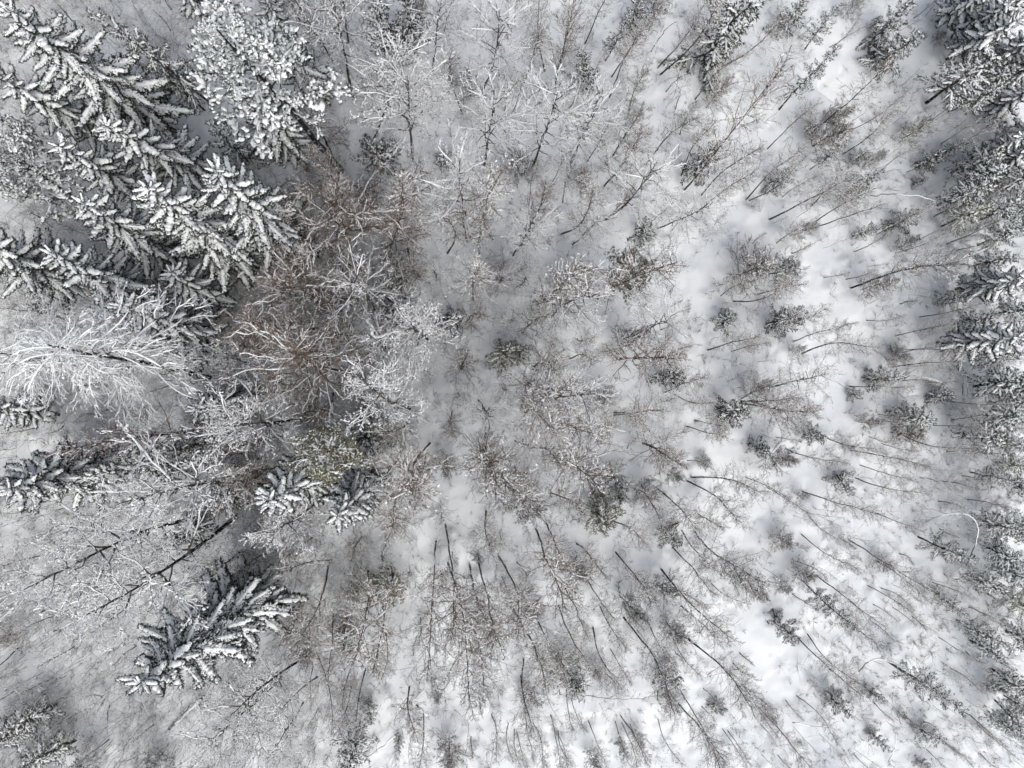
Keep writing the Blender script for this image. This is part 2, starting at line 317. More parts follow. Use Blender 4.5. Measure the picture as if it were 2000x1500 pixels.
s|21.87|13.80|-0.02|0.04|3.25|1.2|-|squat snow-dusted spruce bush lower left of the snow trench
B|30.06|10.78|-0.45|0.13|4.25|1|-|young bare dark-stemmed birch below the lone olive-tinged bush, third of six
B|30.06|10.47|-0.87|0.37|7.27|1|-|young bare dark-stemmed birch below the lone olive-tinged bush, second of six
s|31.08|11.16|-0.08|0.23|3.21|1.1|-|squat snow-dusted spruce bush below the lone olive-tinged bush
s|28.16|10.26|-0.03|0.09|3.02|1.2|-|low snow-dusted spruce bush lower left of the lone olive-tinged bush
B|28.29|9.17|-0.60|0.41|5.09|1|-|young bare dark-stemmed birch below the lone olive-tinged bush, sixth of six
b|31.47|9.45|-0.09|0.30|2.83|1.1|-|rounded snow-flecked twiggy bush below the lone olive-tinged bush
B|31.73|9.21|-0.63|0.16|5.82|1|-|young bare dark-stemmed birch below the lone olive-tinged bush, fifth of six
B|33.26|10.09|-0.42|-0.02|4.18|1|-|young bare dark-stemmed birch below the lone olive-tinged bush, fourth of six
sp|36.34|13.83|-2.21|-0.66|7.17|1.4|-|slim frosted conifer lower right of the lone olive-tinged bush, third of six
sp|34.80|12.57|-2.51|-0.86|8.55|1.4|-|slim frosted conifer lower right of the lone olive-tinged bush, second of six
sp|34.93|11.10|-2.58|-0.63|8.61|1.3|o|slim olive-grey conifer lower right of the lone olive-tinged bush
sp|37.26|11.38|-2.49|-0.46|7.77|1.4|-|slim frosted conifer lower right of the lone olive-tinged bush, fifth of six
R|36.74|12.60|-0.22|0.61|4.49|1|-|small brown-twigged tree lower right of the lone olive-tinged bush, second of two
R|35.45|9.87|-0.17|0.58|5.16|1|-|bushy brown-twigged tree above the right-pointing spruce
sp|37.66|9.78|-2.56|-0.35|7.92|1.3|-|slim frosted conifer above the right-pointing spruce, second of two
S|36.98|15.57|-1.40|-0.12|6.49|0.85|-|dark spruce midway down the right edge's upper wood
S|38.15|14.98|-1.37|-0.03|6.15|0.85|-|dark spruce cut by the right edge above the brown-green thicket
F|38.65|19.06|-0.20|0.39|2.49|0.9|-|low frosted shrub right of the lone olive-tinged bush
F|35.53|20.95|-0.16|0.23|1.80|0.8|-|low frosted shrub upper right of the lone olive-tinged bush
B|37.66|9.35|-0.43|0.10|3.62|1|-|young bare dark-stemmed birch above the right-pointing spruce, nearest of two
B|36.10|9.39|-0.39|-0.15|4.02|1|-|young bare dark-stemmed birch above the right-pointing spruce, second of two
b|34.10|24.46|0.00|-0.00|1.28|1|-|low snow-flecked twiggy bush above the lone olive-tinged bush
s|32.60|14.13|-0.00|0.01|1.72|0.9|-|low snow-dusted spruce bush below the lone olive-tinged bush
F|22.50|9.70|-0.12|0.27|3.37|1|-|low frosted shrub upper right of the little star spruce
R|23.63|8.99|-0.03|0.08|2.82|0.8|-|small brown-twigged tree upper right of the little star spruce
S|-16.16|2.36|0.25|1.14|15.12|1|-|spruce with a thin dark foot and white tip, lowest of the left spruce group
S|-15.93|4.88|0.32|0.87|10.06|1.15|-|short broad snowy spruce nearest the brown trees in the left spruce group
W|-17.06|0.06|0.11|1.34|19.07|1.2|-|big curly-limbed white frosted tree at the left edge
W|-22.16|0.68|0.03|0.54|13.88|1|-|second curly white frosted tree cut by the left edge
X|-16.33|0.97|0.08|0.77|15.06|1|-|slender white spiky frosted snag lying like a comb toward the left
L|-13.13|0.52|0.05|0.60|9.55|0.8|-|white starburst tree at the foot of the spiky frosted snag
W|-20.17|2.51|0.28|1.42|8.78|0.8|-|low curly frosted shrub-tree under the lowest left spruce
F|-25.11|3.40|0.16|0.91|6.51|1.2|-|pale frosted birch above the big curly white tree
F|-27.50|4.41|-0.03|-0.21|5.52|1|-|pale frosted birch upper left of the big curly white tree
S|-26.77|-2.38|-0.05|0.95|7.59|0.8|-|dark spruce at the left edge under the curly white trees
S|-23.40|-5.69|-0.00|0.00|11.19|1.4|-|spruce at the left edge with a ladder of thick white boughs
R|-17.19|-3.44|-0.07|0.38|17.79|0.8|r|long rusty-brown tree lying across the left between spruces
S|-14.15|-1.21|0.05|-0.41|10.75|0.95|-|small sharp-tipped snowy spruce on the edge of the left snow lane
L|-10.41|-2.78|-0.13|0.67|17.18|1.15|-|bare tree with long pale limbs fanning left beside the olive pine
s|-16.52|-4.48|-0.47|0.25|7.00|1.5|-|dark spruce with a white snow patch beneath the rusty tree
sp|-17.19|-5.51|-0.60|0.85|14.00|1.4|-|flattened grey spruce below the rusty tree on the left
R|-12.24|-6.02|-0.31|0.74|9.84|1.1|-|bushy brown-twigged tree left of the olive pine, second of four
L|-12.81|-7.28|-0.84|2.29|20.01|1.2|-|tangled pale-limbed tree above the two parallel leaning trunks
L|-17.54|-9.30|-0.32|0.67|18.96|1.2|-|upper of two parallel leaning trunks with frosted limbs at lower left
L|-15.08|-9.27|0.12|-0.18|19.90|1.25|-|lower and longer of two parallel leaning trunks with frosted limbs
S|-12.71|-13.54|-0.74|0.78|19.16|1.3|-|snow-crusted great spruce leaning alone into the lower left gap
R|-14.85|-11.77|-0.26|0.34|8.54|0.8|r|rusty twigged tree above the great spruce at lower left
F|-24.01|-21.32|-0.14|0.80|1.80|1.2|-|straggling frosted shrub with dark arching stems in the lower left gap
F|-23.46|-21.91|0.72|-0.38|1.80|0.8|-|low frosted shrub lower left of the great spruce
B|-29.44|-17.92|0.88|0.37|8.86|1|-|thick dark trunk stub leaving through the left edge
B|-29.51|-20.69|0.36|0.73|6.70|1|-|young bare dark-stemmed birch left of the great spruce
sp|-26.85|-21.69|-0.39|0.50|4.93|2.2|-|slim frosted conifer lower left of the great spruce, nearest of two
sp|-25.66|-24.12|-0.64|0.72|4.88|2.2|-|slim frosted conifer left of the antler-like tree, second of two
sp|-28.38|-22.89|-0.31|0.40|4.49|2.2|-|slim frosted conifer lower left of the great spruce, second of two
sp|-24.35|-25.08|-0.07|0.61|4.00|2|-|slim frosted conifer left of the antler-like tree, nearest of two
L|-12.26|-20.45|-1.30|0.90|10.71|1.05|-|pale antler-like frosted tree at the bottom with a mossy base
L|-10.67|-19.05|-1.64|1.13|11.54|1|-|pale forked frosted tree just above the antler-like one at the bottom
b|-19.93|-25.01|0.01|-0.01|2.93|1.3|-|rounded snow-flecked twiggy bush lower left of the antler-like tree
b|-29.22|-16.96|-0.05|0.09|2.38|1.1|-|rounded snow-flecked twiggy bush left of the great spruce
B|-21.82|-25.41|0.45|1.27|3.00|1|-|young bare dark-stemmed birch left of the antler-like tree
F|-27.16|-15.87|-0.08|0.13|3.58|0.8|-|low frosted shrub left of the great spruce, third of four
F|-18.36|-22.19|0.04|-0.03|1.88|0.6|-|low frosted shrub upper left of the antler-like tree
s|-17.43|-9.65|-0.04|0.07|5.06|1.2|-|squat snow-dusted spruce bush lower right of the long rusty tree
sp|-13.82|-6.35|0.21|-0.42|9.10|1.4|-|slim frosted conifer lower left of the olive pine
F|-26.45|-3.17|0.04|-0.30|2.05|0.9|-|low frosted shrub below the big curly white tree
F|-23.60|-2.05|0.02|-0.21|2.68|0.7|-|low frosted shrub upper left of the long rusty tree
F|-19.63|-0.46|0.02|-0.40|3.22|0.8|-|low frosted shrub upper right of the long rusty tree
F|-24.65|10.43|0.15|0.35|4.15|1.1|-|low frosted shrub left of the snowy row of three, nearest of two
F|-27.04|10.06|0.15|0.37|3.25|1|-|low frosted shrub left of the snowy row of three, second of two
F|-20.44|21.53|0.02|0.02|3.07|1|-|low frosted shrub left of the cauliflower-like white pine, nearest of three
F|-22.63|23.15|0.04|0.04|3.23|1|-|low frosted shrub left of the cauliflower-like white pine, second of three
F|-25.68|23.73|0.11|0.12|2.98|1|-|low frosted shrub left of the cauliflower-like white pine, third of three
F|-19.33|23.27|-0.00|-0.00|2.69|0.9|-|low frosted shrub upper left of the cauliflower-like white pine, nearest of two
F|-20.68|15.27|0.11|0.15|2.29|0.6|-|low frosted shrub above the snowy row of three
L|-7.88|5.23|-0.56|-1.15|17.83|1|r|large brown tree with pale limbs left of the star-shaped frosted tree
b|-7.88|4.42|-1.69|1.11|4.50|1.2|-|rounded snow-flecked twiggy bush left of the star-shaped frosted tree, second of two
F|-5.81|4.55|0.29|0.32|13.88|1.1|-|tall frosted birch upper left of the star-shaped frosted tree
b|-4.54|5.14|-0.12|0.49|4.50|1.6|-|rounded snow-flecked twiggy bush upper left of the star-shaped frosted tree
b|-3.84|6.66|-0.18|0.46|4.50|1.5|-|rounded snow-flecked twiggy bush above the star-shaped frosted tree
L|-2.34|2.81|-0.11|-0.03|15.00|1.15|-|star-shaped white frosted tree seen from straight above near the centre
F|-4.43|1.87|0.14|0.28|11.60|1|-|tall frosted birch lower left of the star-shaped frosted tree
b|-4.31|3.51|-0.56|0.42|4.50|1.2|-|rounded snow-flecked twiggy bush left of the star-shaped frosted tree, nearest of two
L|-7.43|0.47|0.12|0.72|17.99|1.5|r|large dark brown tree with pale radiating twigs left of centre
L|-3.62|-1.99|-0.49|2.13|21.00|0.9|-|pale broom-shaped tree with limbs fanning to the upper left
R|-3.62|-3.04|-0.20|0.28|11.86|1|o|round brown-green tree crown below the pale broom-shaped tree
b|-5.82|-2.80|-0.73|0.89|4.50|1.4|-|rounded snow-flecked twiggy bush below the pale broom-shaped tree
s|-5.71|-3.74|-0.06|0.09|6.55|1.4|-|squat snow-dusted spruce bush below the pale broom-shaped tree
G|-5.59|-3.50|-0.91|0.28|21.00|0.72|-|olive-green pine dotted with snow left of centre
R|0.06|0.71|0.33|0.74|9.00|1.1|-|round brown twiggy crown at the very centre of the trees' lean
R|-0.59|-2.23|0.11|-0.85|9.00|0.8|r|narrow brown crown like a paintbrush below centre
B|0.85|5.47|0.01|-0.36|17.08|1|-|tall bare dark-stemmed birch upper right of the star-shaped frosted tree
R|0.35|3.77|0.80|0.00|9.00|0.9|-|bushy brown-twigged tree above the round brown crown
s|-0.47|4.00|-0.08|0.09|3.00|1.2|-|low snow-dusted spruce bush right of the star-shaped frosted tree
s|3.18|1.42|0.03|0.58|3.00|1.3|o|low olive spruce bush right of the round brown crown, nearest of two
F|1.23|-1.53|0.18|-0.73|10.00|0.9|-|white tufted tree beside the paintbrush-like brown crown
B|1.76|-3.78|0.29|-0.70|20.00|1|-|tall bare dark-stemmed birch below the round brown crown
B|2.83|-6.27|0.38|0.75|17.70|1|-|tall bare dark-stemmed birch lower right of the round brown crown, second of two
R|1.41|-4.95|0.21|0.07|13.73|1|o|tall greenish-brown tree below the round brown crown
B|-2.11|-4.46|0.14|-0.32|20.00|1.1|-|bent black trunk with a dark kink below centre
R|-2.46|-5.40|0.00|-0.00|9.62|0.8|-|bushy brown-twigged tree lower right of the pale broom-shaped tree
b|-1.06|-5.41|0.09|-0.58|4.50|1.2|-|rounded snow-flecked twiggy bush lower right of the pale broom-shaped tree
B|-3.98|-7.26|0.75|0.16|15.54|1|-|tall bare dark-stemmed birch lower right of the olive pine
S|-6.06|-6.30|0.23|-0.21|15.88|0.8|-|small dense spruce with a bright snowy tip below the olive pine
F|-4.32|-5.38|0.06|-0.05|11.92|0.9|-|tall frosted birch right of the olive pine
S|-8.70|-5.58|0.00|-0.00|16.91|0.9|-|grey spruce with flat snowy boughs below the olive pine on its left
F|-1.99|0.12|-0.38|0.42|4.00|0.9|-|low frosted shrub left of the round brown crown
F|-2.81|-7.98|-0.29|0.11|5.86|0.9|-|pale frosted birch lower right of the olive pine
R|-5.82|1.17|0.01|0.04|6.90|0.9|-|bushy brown-twigged tree above the pale broom-shaped tree, nearest of two
F|-1.63|6.80|-0.06|-0.01|4.76|1|-|low frosted shrub upper right of the star-shaped frosted tree
R|-2.80|7.03|-0.17|-0.07|7.53|1|-|bushy brown-twigged tree above the star-shaped frosted tree
R|-6.50|7.22|-0.16|-0.15|8.90|1.2|-|bushy brown-twigged tree upper left of the star-shaped frosted tree
R|-10.05|7.65|-0.17|-0.24|8.88|1.2|-|bushy brown-twigged tree right of the snowy row of three, third of three
R|-11.76|3.24|-0.01|-0.05|9.31|1.2|-|bushy brown-twigged tree upper left of the pale broom-shaped tree, third of three
F|2.36|6.13|0.08|-0.03|6.92|0.9|-|pale frosted birch upper right of the round brown crown, second of two
b|2.36|6.72|0.11|0.15|4.50|1.2|-|rounded snow-flecked twiggy bush above the round brown crown
R|-8.36|-5.35|-0.14|0.24|9.20|0.8|-|bushy brown-twigged tree below the olive pine
F|-0.24|-0.94|-0.09|-0.25|4.00|1|-|low frosted shrub below the round brown crown
F|2.83|-0.47|0.04|-0.17|5.00|0.8|-|low frosted shrub lower right of the round brown crown
F|3.30|3.78|0.03|-0.03|5.89|0.8|-|pale frosted birch upper right of the round brown crown, nearest of two
B|5.02|5.39|-0.04|-0.68|20.00|1|-|tall bare dark-stemmed birch left of the snow-dotted olive bush
b|7.11|6.23|0.45|0.58|4.50|1.4|o|olive-brown snowy bush above the white arching birch near centre
F|6.27|4.27|0.17|-0.27|15.71|0.9|-|white arching birch with a dark lower trunk near centre
R|4.25|3.20|-0.01|0.01|13.43|0.7|o|tall greenish-brown tree upper right of the round brown crown
B|9.45|5.48|-0.25|-0.51|20.00|1|r|long brown-tipped tree running through the olive snow-dotted bush
G|11.32|6.33|-0.46|0.71|5.38|1.3|-|small olive snow-dotted pine pierced by a long brown-tipped tree
R|9.39|5.60|0.13|-0.22|7.52|0.7|-|bushy brown-twigged tree lower left of the snow-dotted olive bush
F|11.93|2.39|-0.28|0.97|11.10|0.9|-|snow-tipped tree above the brown fan on the curved stem
b|10.96|2.51|0.89|0.43|4.50|1.3|-|rounded snow-flecked twiggy bush below the snow-dotted olive bush
R|10.96|1.43|0.04|-0.38|13.58|1.2|r|brown fan crown on a hooked curved stem right of centre
B|8.07|2.86|-0.10|-0.33|7.58|1|-|young bare dark-stemmed birch lower left of the snow-dotted olive bush
B|9.51|2.09|-0.16|-0.23|6.84|1|-|young bare dark-stemmed birch below the snow-dotted olive bush
B|7.59|1.37|-0.21|-0.43|10.73|1|-|slender bare dark-stemmed birch lower left of the snow-dotted olive bush
R|5.08|0.83|0.01|-0.09|10.89|1|r|bushy brown-twigged tree right of the round brown crown
s|3.78|1.72|0.78|0.23|3.00|1.4|o|low olive spruce bush right of the round brown crown, second of two
B|4.49|0.24|0.14|-0.74|20.00|1|-|tall bare dark-stemmed birch right of the round brown crown
b|4.49|-2.13|0.42|1.04|2.50|1|o|rounded olive twiggy bush lower right of the round brown crown
B|4.49|-2.37|-0.36|0.09|20.00|1|-|tall bare dark-stemmed birch lower right of the round brown crown, nearest of two
F|5.32|-1.66|0.69|1.01|18.00|0.7|-|tall frosted birch upper left of the pinkish brown crown
b|9.40|-1.55|0.25|0.46|4.50|1.3|-|rounded snow-flecked twiggy bush upper left of the pinkish brown crown
F|13.88|-1.56|0.03|0.34|3.95|1|-|low frosted shrub above the pinkish brown crown
B|14.37|-0.96|-0.48|1.15|10.16|1|-|slender bare dark-stemmed birch left of the many-stemmed birch clump, second of two
B|15.11|-1.08|-0.46|-0.30|9.17|1|-|slender bare dark-stemmed birch left of the many-stemmed birch clump, nearest of two
B|10.73|-2.39|-0.42|0.80|14.15|1|-|tall bare dark-stemmed birch upper left of the pinkish brown crown
B|10.73|-2.57|-0.35|-0.06|9.43|1|-|slender bare dark-stemmed birch upper left of the pinkish brown crown, nearest of two
B|8.07|-2.62|-0.33|0.26|13.48|1|-|slender bare dark-stemmed birch upper left of the pinkish brown crown, second of two
B|6.46|-2.97|-0.39|0.48|19.28|1|-|tall bare dark-stemmed birch left of the pinkish brown crown, nearest of three
F|11.70|-4.91|0.18|0.79|1.80|0.8|-|tall narrow frosted plume above the pinkish brown crown
R|12.85|-4.55|-0.17|-0.43|9.37|1.3|r|wide pinkish brown twiggy crown beside the oval snow opening
B|16.58|-2.95|-0.39|-0.03|7.51|1|-|young bare dark-stemmed birch lower left of the many-stemmed birch clump
B|15.97|-3.37|-0.45|-0.02|8.75|1|-|slender bare dark-stemmed birch lower left of the many-stemmed birch clump
B|19.79|-1.45|-0.58|1.45|9.39|1|-|slender bare dark-stemmed birch upper right of the many-stemmed birch clump, nearest of two
B|19.91|-1.57|-0.63|0.51|10.28|1|r|slender brown-twigged birch right of the many-stemmed birch clump
B|19.91|-1.75|-0.60|-0.12|9.40|1|-|slender bare dark-stemmed birch right of the many-stemmed birch clump, nearest of two
s|18.55|-2.66|0.08|0.77|4.08|1.4|-|snowy bush at the foot of the many-stemmed birch clump
b|20.16|-1.21|0.01|0.99|3.68|1.2|-|rounded snow-flecked twiggy bush upper right of the many-stemmed birch clump
s|18.42|3.86|-0.06|0.28|2.40|1.3|-|little star-shaped dark spruce alone on bright snow
B|17.43|2.05|-0.65|0.34|10.54|1|-|slender bare dark-stemmed birch lower right of the little star spruce
B|19.16|1.93|-0.47|0.23|7.54|1|-|young bare dark-stemmed birch lower right of the little star spruce
B|19.34|5.53|-0.73|-0.01|10.82|1|-|slender bare dark-stemmed birch upper right of the little star spruce, nearest of two
B|18.41|5.89|-0.48|0.14|7.06|1|-|young bare dark-stemmed birch upper right of the little star spruce, nearest of two
b|19.52|7.25|0.16|0.47|4.50|1.4|-|rounded snow-flecked twiggy bush upper right of the little star spruce, nearest of three
B|6.34|-4.75|-0.55|0.24|20.00|1|-|tall bare dark-stemmed birch left of the pinkish brown crown, second of three
F|3.78|-4.32|0.36|0.38|7.34|0.9|-|pale frosted birch lower right of the round brown crown
B|4.85|-4.86|0.05|0.61|14.99|1|-|tall bare dark-stemmed birch left of the pinkish brown crown, third of three
R|3.78|-6.16|0.34|0.24|10.42|0.8|-|bushy brown-twigged tree lower right of the round brown crown
b|10.61|-6.45|-0.51|-1.06|4.50|1|-|rounded snow-flecked twiggy bush lower left of the pinkish brown crown
B|12.31|-7.79|-1.33|-0.76|12.18|1|-|slender bare dark-stemmed birch below the pinkish brown crown, second of two
B|13.65|-7.68|-1.03|-0.42|12.25|1|-|slender bare dark-stemmed birch below the pinkish brown crown, nearest of two
b|12.67|-7.55|-0.08|-0.13|4.28|1.2|-|rounded snow-flecked twiggy bush below the pinkish brown crown
B|16.34|-6.99|-0.46|0.92|12.70|1.1|-|slender bare dark-stemmed birch lower right of the pinkish brown crown, second of two
B|15.97|-7.23|-1.03|-0.45|12.29|1|-|slender bare dark-stemmed birch lower right of the pinkish brown crown, nearest of two
b|14.62|-6.49|-0.06|-0.14|3.34|1.1|o|rounded olive twiggy bush lower right of the pinkish brown crown
B|20.18|-7.02|-0.64|-0.18|8.31|1|-|slender bare dark-stemmed birch below the many-stemmed birch clump
s|20.54|-4.85|-0.04|-0.18|2.96|1.2|-|low snow-dusted spruce bush below the many-stemmed birch clump
R|6.16|-7.96|0.67|0.62|8.37|0.8|-|bushy brown-twigged tree lower left of the pinkish brown crown
b|4.13|-8.65|0.71|0.12|4.50|1.5|-|rounded snow-flecked twiggy bush left of the pinkish brown crown
s|14.37|0.12|0.00|-0.01|4.28|1.1|-|squat snow-dusted spruce bush lower left of the little star spruce
b|16.83|-5.66|0.04|0.12|1.65|0.9|-|low snow-flecked twiggy bush right of the pinkish brown crown
F|3.78|6.38|0.19|-0.12|5.87|1|-|pale frosted birch below the brown fan-shaped tree, second of two
F|3.89|7.45|0.23|-0.13|5.19|0.9|-|pale frosted birch below the brown fan-shaped tree, nearest of two
F|6.63|4.99|-0.21|0.25|4.04|0.7|-|low frosted shrub left of the snow-dotted olive bush
F|8.56|-6.20|0.07|0.10|3.52|0.8|-|low frosted shrub left of the pinkish brown crown
F|14.12|3.48|-0.04|0.16|4.12|0.7|-|low frosted shrub left of the little star spruce
R|15.35|2.16|-0.01|0.10|3.05|0.7|-|small brown-twigged tree lower left of the little star spruce
b|9.40|-8.23|0.25|0.30|1.18|0.9|-|low snow-flecked twiggy bush lower left of the pinkish brown crown
B|14.73|5.04|-0.19|0.11|3.37|1|-|young bare dark-stemmed birch left of the little star spruce
B|15.97|-5.78|-0.26|0.14|5.92|1|-|young bare dark-stemmed birch right of the pinkish brown crown
b|22.01|7.58|0.07|-0.16|4.50|1.3|-|rounded snow-flecked twiggy bush upper right of the little star spruce, second of three
B|21.01|5.99|-0.46|-0.33|8.08|1.2|-|slender bare dark-stemmed birch upper right of the little star spruce, second of two
s|21.89|4.00|-0.07|0.35|5.27|1.3|-|dense dark spruce with a birch stem beside it at the clearing's left
B|21.77|3.94|-0.73|0.11|9.97|1|-|slender bare dark-stemmed birch right of the little star spruce, nearest of two
B|23.64|2.67|-0.72|0.62|8.58|1|-|slender bare dark-stemmed birch right of the little star spruce, second of two
R|26.79|3.54|-0.04|0.27|2.75|0.6|-|small brown-twigged tree right of the little star spruce
B|24.02|1.70|-0.85|0.07|10.83|1.2|-|slender bare dark-stemmed birch upper right of the many-stemmed birch clump, second of two
b|23.40|1.82|-0.03|0.33|2.12|1|-|low snow-flecked twiggy bush upper right of the many-stemmed birch clump
F|21.78|-0.54|-0.01|0.80|8.20|1.2|-|frosted tree with a spreading pale crown right of the birch clump
R|20.66|-1.57|-0.03|-0.31|9.42|1.2|-|bushy brown-twigged tree right of the many-stemmed birch clump
B|27.85|6.48|-1.27|-0.47|13.71|1.2|r|thick-stemmed tree with dense brown tip reaching toward the right edge
b|28.55|6.36|0.09|0.12|4.50|1.3|-|rounded snow-flecked twiggy bush upper left of the right-pointing spruce
B|27.53|7.14|-0.37|-0.00|4.45|1|-|young bare dark-stemmed birch right of the little star spruce, second of two
B|25.89|7.25|-0.24|-0.20|3.85|1|-|young bare dark-stemmed birch right of the little star spruce, nearest of two
S|35.99|6.55|-1.70|-0.41|8.91|0.9|-|dark spruce at the right edge above the snow-topped pointing spruce
s|34.70|5.61|-0.00|0.03|2.99|1.1|-|low snow-dusted spruce bush upper left of the right-pointing spruce
B|29.07|4.22|-0.42|-0.08|5.06|1|-|young bare dark-stemmed birch left of the right-pointing spruce, fourth of four
B|33.16|4.49|-0.75|0.23|7.15|1|-|young bare dark-stemmed birch upper left of the right-pointing spruce
B|31.37|3.13|-0.72|0.30|7.28|1|-|young bare dark-stemmed birch left of the right-pointing spruce, second of four
S|34.45|2.59|-1.87|-0.20|9.97|0.9|-|snow-topped spruce pointing right at the right edge
B|31.76|2.09|-0.43|0.03|4.71|1|-|young bare dark-stemmed birch left of the right-pointing spruce, third of four
B|31.88|1.91|-0.74|-0.34|7.82|1|-|young bare dark-stemmed birch left of the right-pointing spruce, nearest of four
B|31.25|0.86|-0.80|0.17|8.32|1|-|slender bare dark-stemmed birch lower left of the right-pointing spruce, nearest of two
b|30.61|1.23|-0.01|0.29|2.60|1.1|-|rounded snow-flecked twiggy bush left of the right-pointing spruce
b|30.99|1.97|-0.00|0.07|1.22|1.2|-|low snow-flecked twiggy bush left of the right-pointing spruce
B|28.95|0.10|-0.30|0.08|3.00|1|-|young bare dark-stemmed birch right of the many-stemmed birch clump
s|29.34|-0.06|-0.00|0.23|4.19|1.1|-|squat snow-dusted spruce bush left of the right-pointing spruce
B|27.94|-0.55|-0.73|0.09|8.50|1|-|slender bare dark-stemmed birch lower left of the right-pointing spruce, second of two
B|31.76|-0.18|-0.43|-0.10|4.71|1|-|young bare dark-stemmed birch lower left of the right-pointing spruce, nearest of three
s|33.70|-1.36|0.01|0.19|2.71|1.2|-|low snow-dusted spruce bush lower left of the right-pointing spruce
B|35.12|-1.60|-0.74|0.01|7.10|1|-|young bare dark-stemmed birch below the right-pointing spruce, nearest of three
sp|37.19|-0.56|-2.43|0.35|7.86|1.3|-|slim frosted conifer below the right-pointing spruce, second of four
sp|36.92|1.61|-2.60|-0.00|8.38|1.1|-|slim frosted conifer below the right-pointing spruce, nearest of four
B|38.48|1.18|-0.57|-0.06|5.17|1|-|young bare dark-stemmed birch lower right of the right-pointing spruce
sp|38.37|-1.74|-2.04|0.22|6.52|1.1|-|slim frosted conifer below the right-pointing spruce, third of four
s|27.94|-1.22|0.01|0.27|1.52|1.2|-|low snow-dusted spruce bush right of the many-stemmed birch clump
B|30.11|-2.58|-0.29|0.18|3.64|1|-|young bare dark-stemmed birch lower left of the right-pointing spruce, second of three
b|28.46|-3.12|0.04|0.37|3.28|1.2|-|rounded snow-flecked twiggy bush right of the many-stemmed birch clump
B|29.60|-3.00|-0.38|0.04|4.57|1|-|young bare dark-stemmed birch lower left of the right-pointing spruce, third of three
s|31.65|-3.01|0.03|0.33|3.72|1.4|-|dark snowy spruce bush in the strip of woods left of the right edge
B|34.22|-3.39|-0.65|0.04|6.40|1|-|young bare dark-stemmed birch below the right-pointing spruce, third of three
b|31.52|-3.93|-0.00|-0.03|2.71|1.2|-|rounded snow-flecked twiggy bush upper left of the arched white birch
B|31.52|-3.81|-1.03|-0.27|9.87|1|-|slender bare dark-stemmed birch above the arched white birch
F|35.51|-2.97|0.04|0.52|3.04|1|-|low frosted shrub below the right-pointing spruce, second of two
F|35.26|-5.31|0.03|0.23|4.49|1.2|-|frosted pale tree with a wide lacy top near the right edge
B|25.17|-3.66|-0.89|-0.35|10.20|1|-|slender bare dark-stemmed birch right of the many-stemmed birch clump, second of two
s|24.54|-3.77|-0.04|-0.22|3.20|1.1|-|squat snow-dusted spruce bush lower right of the many-stemmed birch clump
B|29.42|-4.17|-0.44|-0.10|4.96|1|-|young bare dark-stemmed birch upper left of the arched white birch, third of three
B|30.37|-4.67|-0.45|-0.06|4.92|1|-|young bare dark-stemmed birch upper left of the arched white birch, second of three
B|28.08|-5.14|-0.93|0.03|10.20|1|-|slender bare dark-stemmed birch upper left of the arched white birch, second of two
b|27.58|-5.01|0.04|0.24|1.27|0.9|-|low snow-flecked twiggy bush lower right of the many-stemmed birch clump, second of two
B|22.47|-4.19|-0.25|0.05|4.03|1|-|young bare dark-stemmed birch lower right of the many-stemmed birch clump
B|23.35|-5.05|-0.68|0.11|9.27|1|-|slender bare dark-stemmed birch lower right of the many-stemmed birch clump
b|21.67|-5.34|0.00|0.02|4.46|1.3|-|rounded snow-flecked twiggy bush lower right of the many-stemmed birch clump
B|28.85|-6.25|-0.66|-0.10|7.05|1|-|young bare dark-stemmed birch upper left of the arched white birch, nearest of three
B|28.54|-7.17|-0.80|0.34|9.35|1|-|slender bare dark-stemmed birch upper left of the arched white birch, nearest of two
s|26.95|-6.85|-0.27|-0.91|2.73|1.2|-|low snow-dusted spruce bush lower right of the many-stemmed birch clump
B|24.49|-8.10|-0.87|0.40|11.30|1|-|slender bare dark-stemmed birch left of the arched white birch
b|23.80|-8.28|0.10|0.29|1.83|1|-|low snow-flecked twiggy bush lower right of the many-stemmed birch clump, nearest of two
B|21.80|-7.77|-0.72|-0.41|7.53|1|-|young bare dark-stemmed birch below the many-stemmed birch clump
sp|38.90|-4.59|-1.72|0.27|5.51|1.3|-|slim frosted conifer upper right of the arched white birch, third of three
F|36.44|-7.06|0.03|0.16|3.77|1.2|-|low frosted shrub above the arched white birch
sp|37.09|-6.82|-2.23|0.32|7.23|1.2|-|slim frosted conifer upper right of the arched white birch, nearest of three
R|34.88|-7.41|-0.01|-0.04|3.80|1|-|small brown-twigged tree above the arched white birch
F|33.21|-7.15|-0.01|-0.06|2.95|0.9|-|low frosted shrub upper left of the arched white birch, second of two
sp|38.78|-5.96|-1.80|0.33|5.76|1.3|o|slim olive-grey conifer upper right of the arched white birch
R|36.84|-8.80|-0.00|-0.00|4.08|1|-|small brown-twigged tree upper right of the arched white birch
F|34.63|-8.90|-0.02|-0.07|3.02|0.9|-|low frosted shrub upper left of the arched white birch, nearest of two
F|31.89|0.98|-0.00|0.06|3.03|0.8|-|low frosted shrub left of the right-pointing spruce, third of three
F|33.16|3.45|-0.03|0.28|2.80|0.9|-|low frosted shrub left of the right-pointing spruce, second of three
R|31.61|5.41|-0.03|0.03|2.00|0.7|-|small brown-twigged tree left of the right-pointing spruce
F|33.95|-0.25|0.00|0.01|2.18|0.9|-|low frosted shrub lower left of the right-pointing spruce
B|39.03|-2.98|-0.34|0.00|3.11|1|-|young bare dark-stemmed birch below the right-pointing spruce, second of three
R|37.72|-3.22|0.00|0.01|2.15|0.8|-|small brown-twigged tree below the right-pointing spruce, nearest of two
F|34.58|1.97|-0.01|0.16|1.99|0.7|-|low frosted shrub left of the right-pointing spruce, nearest of three
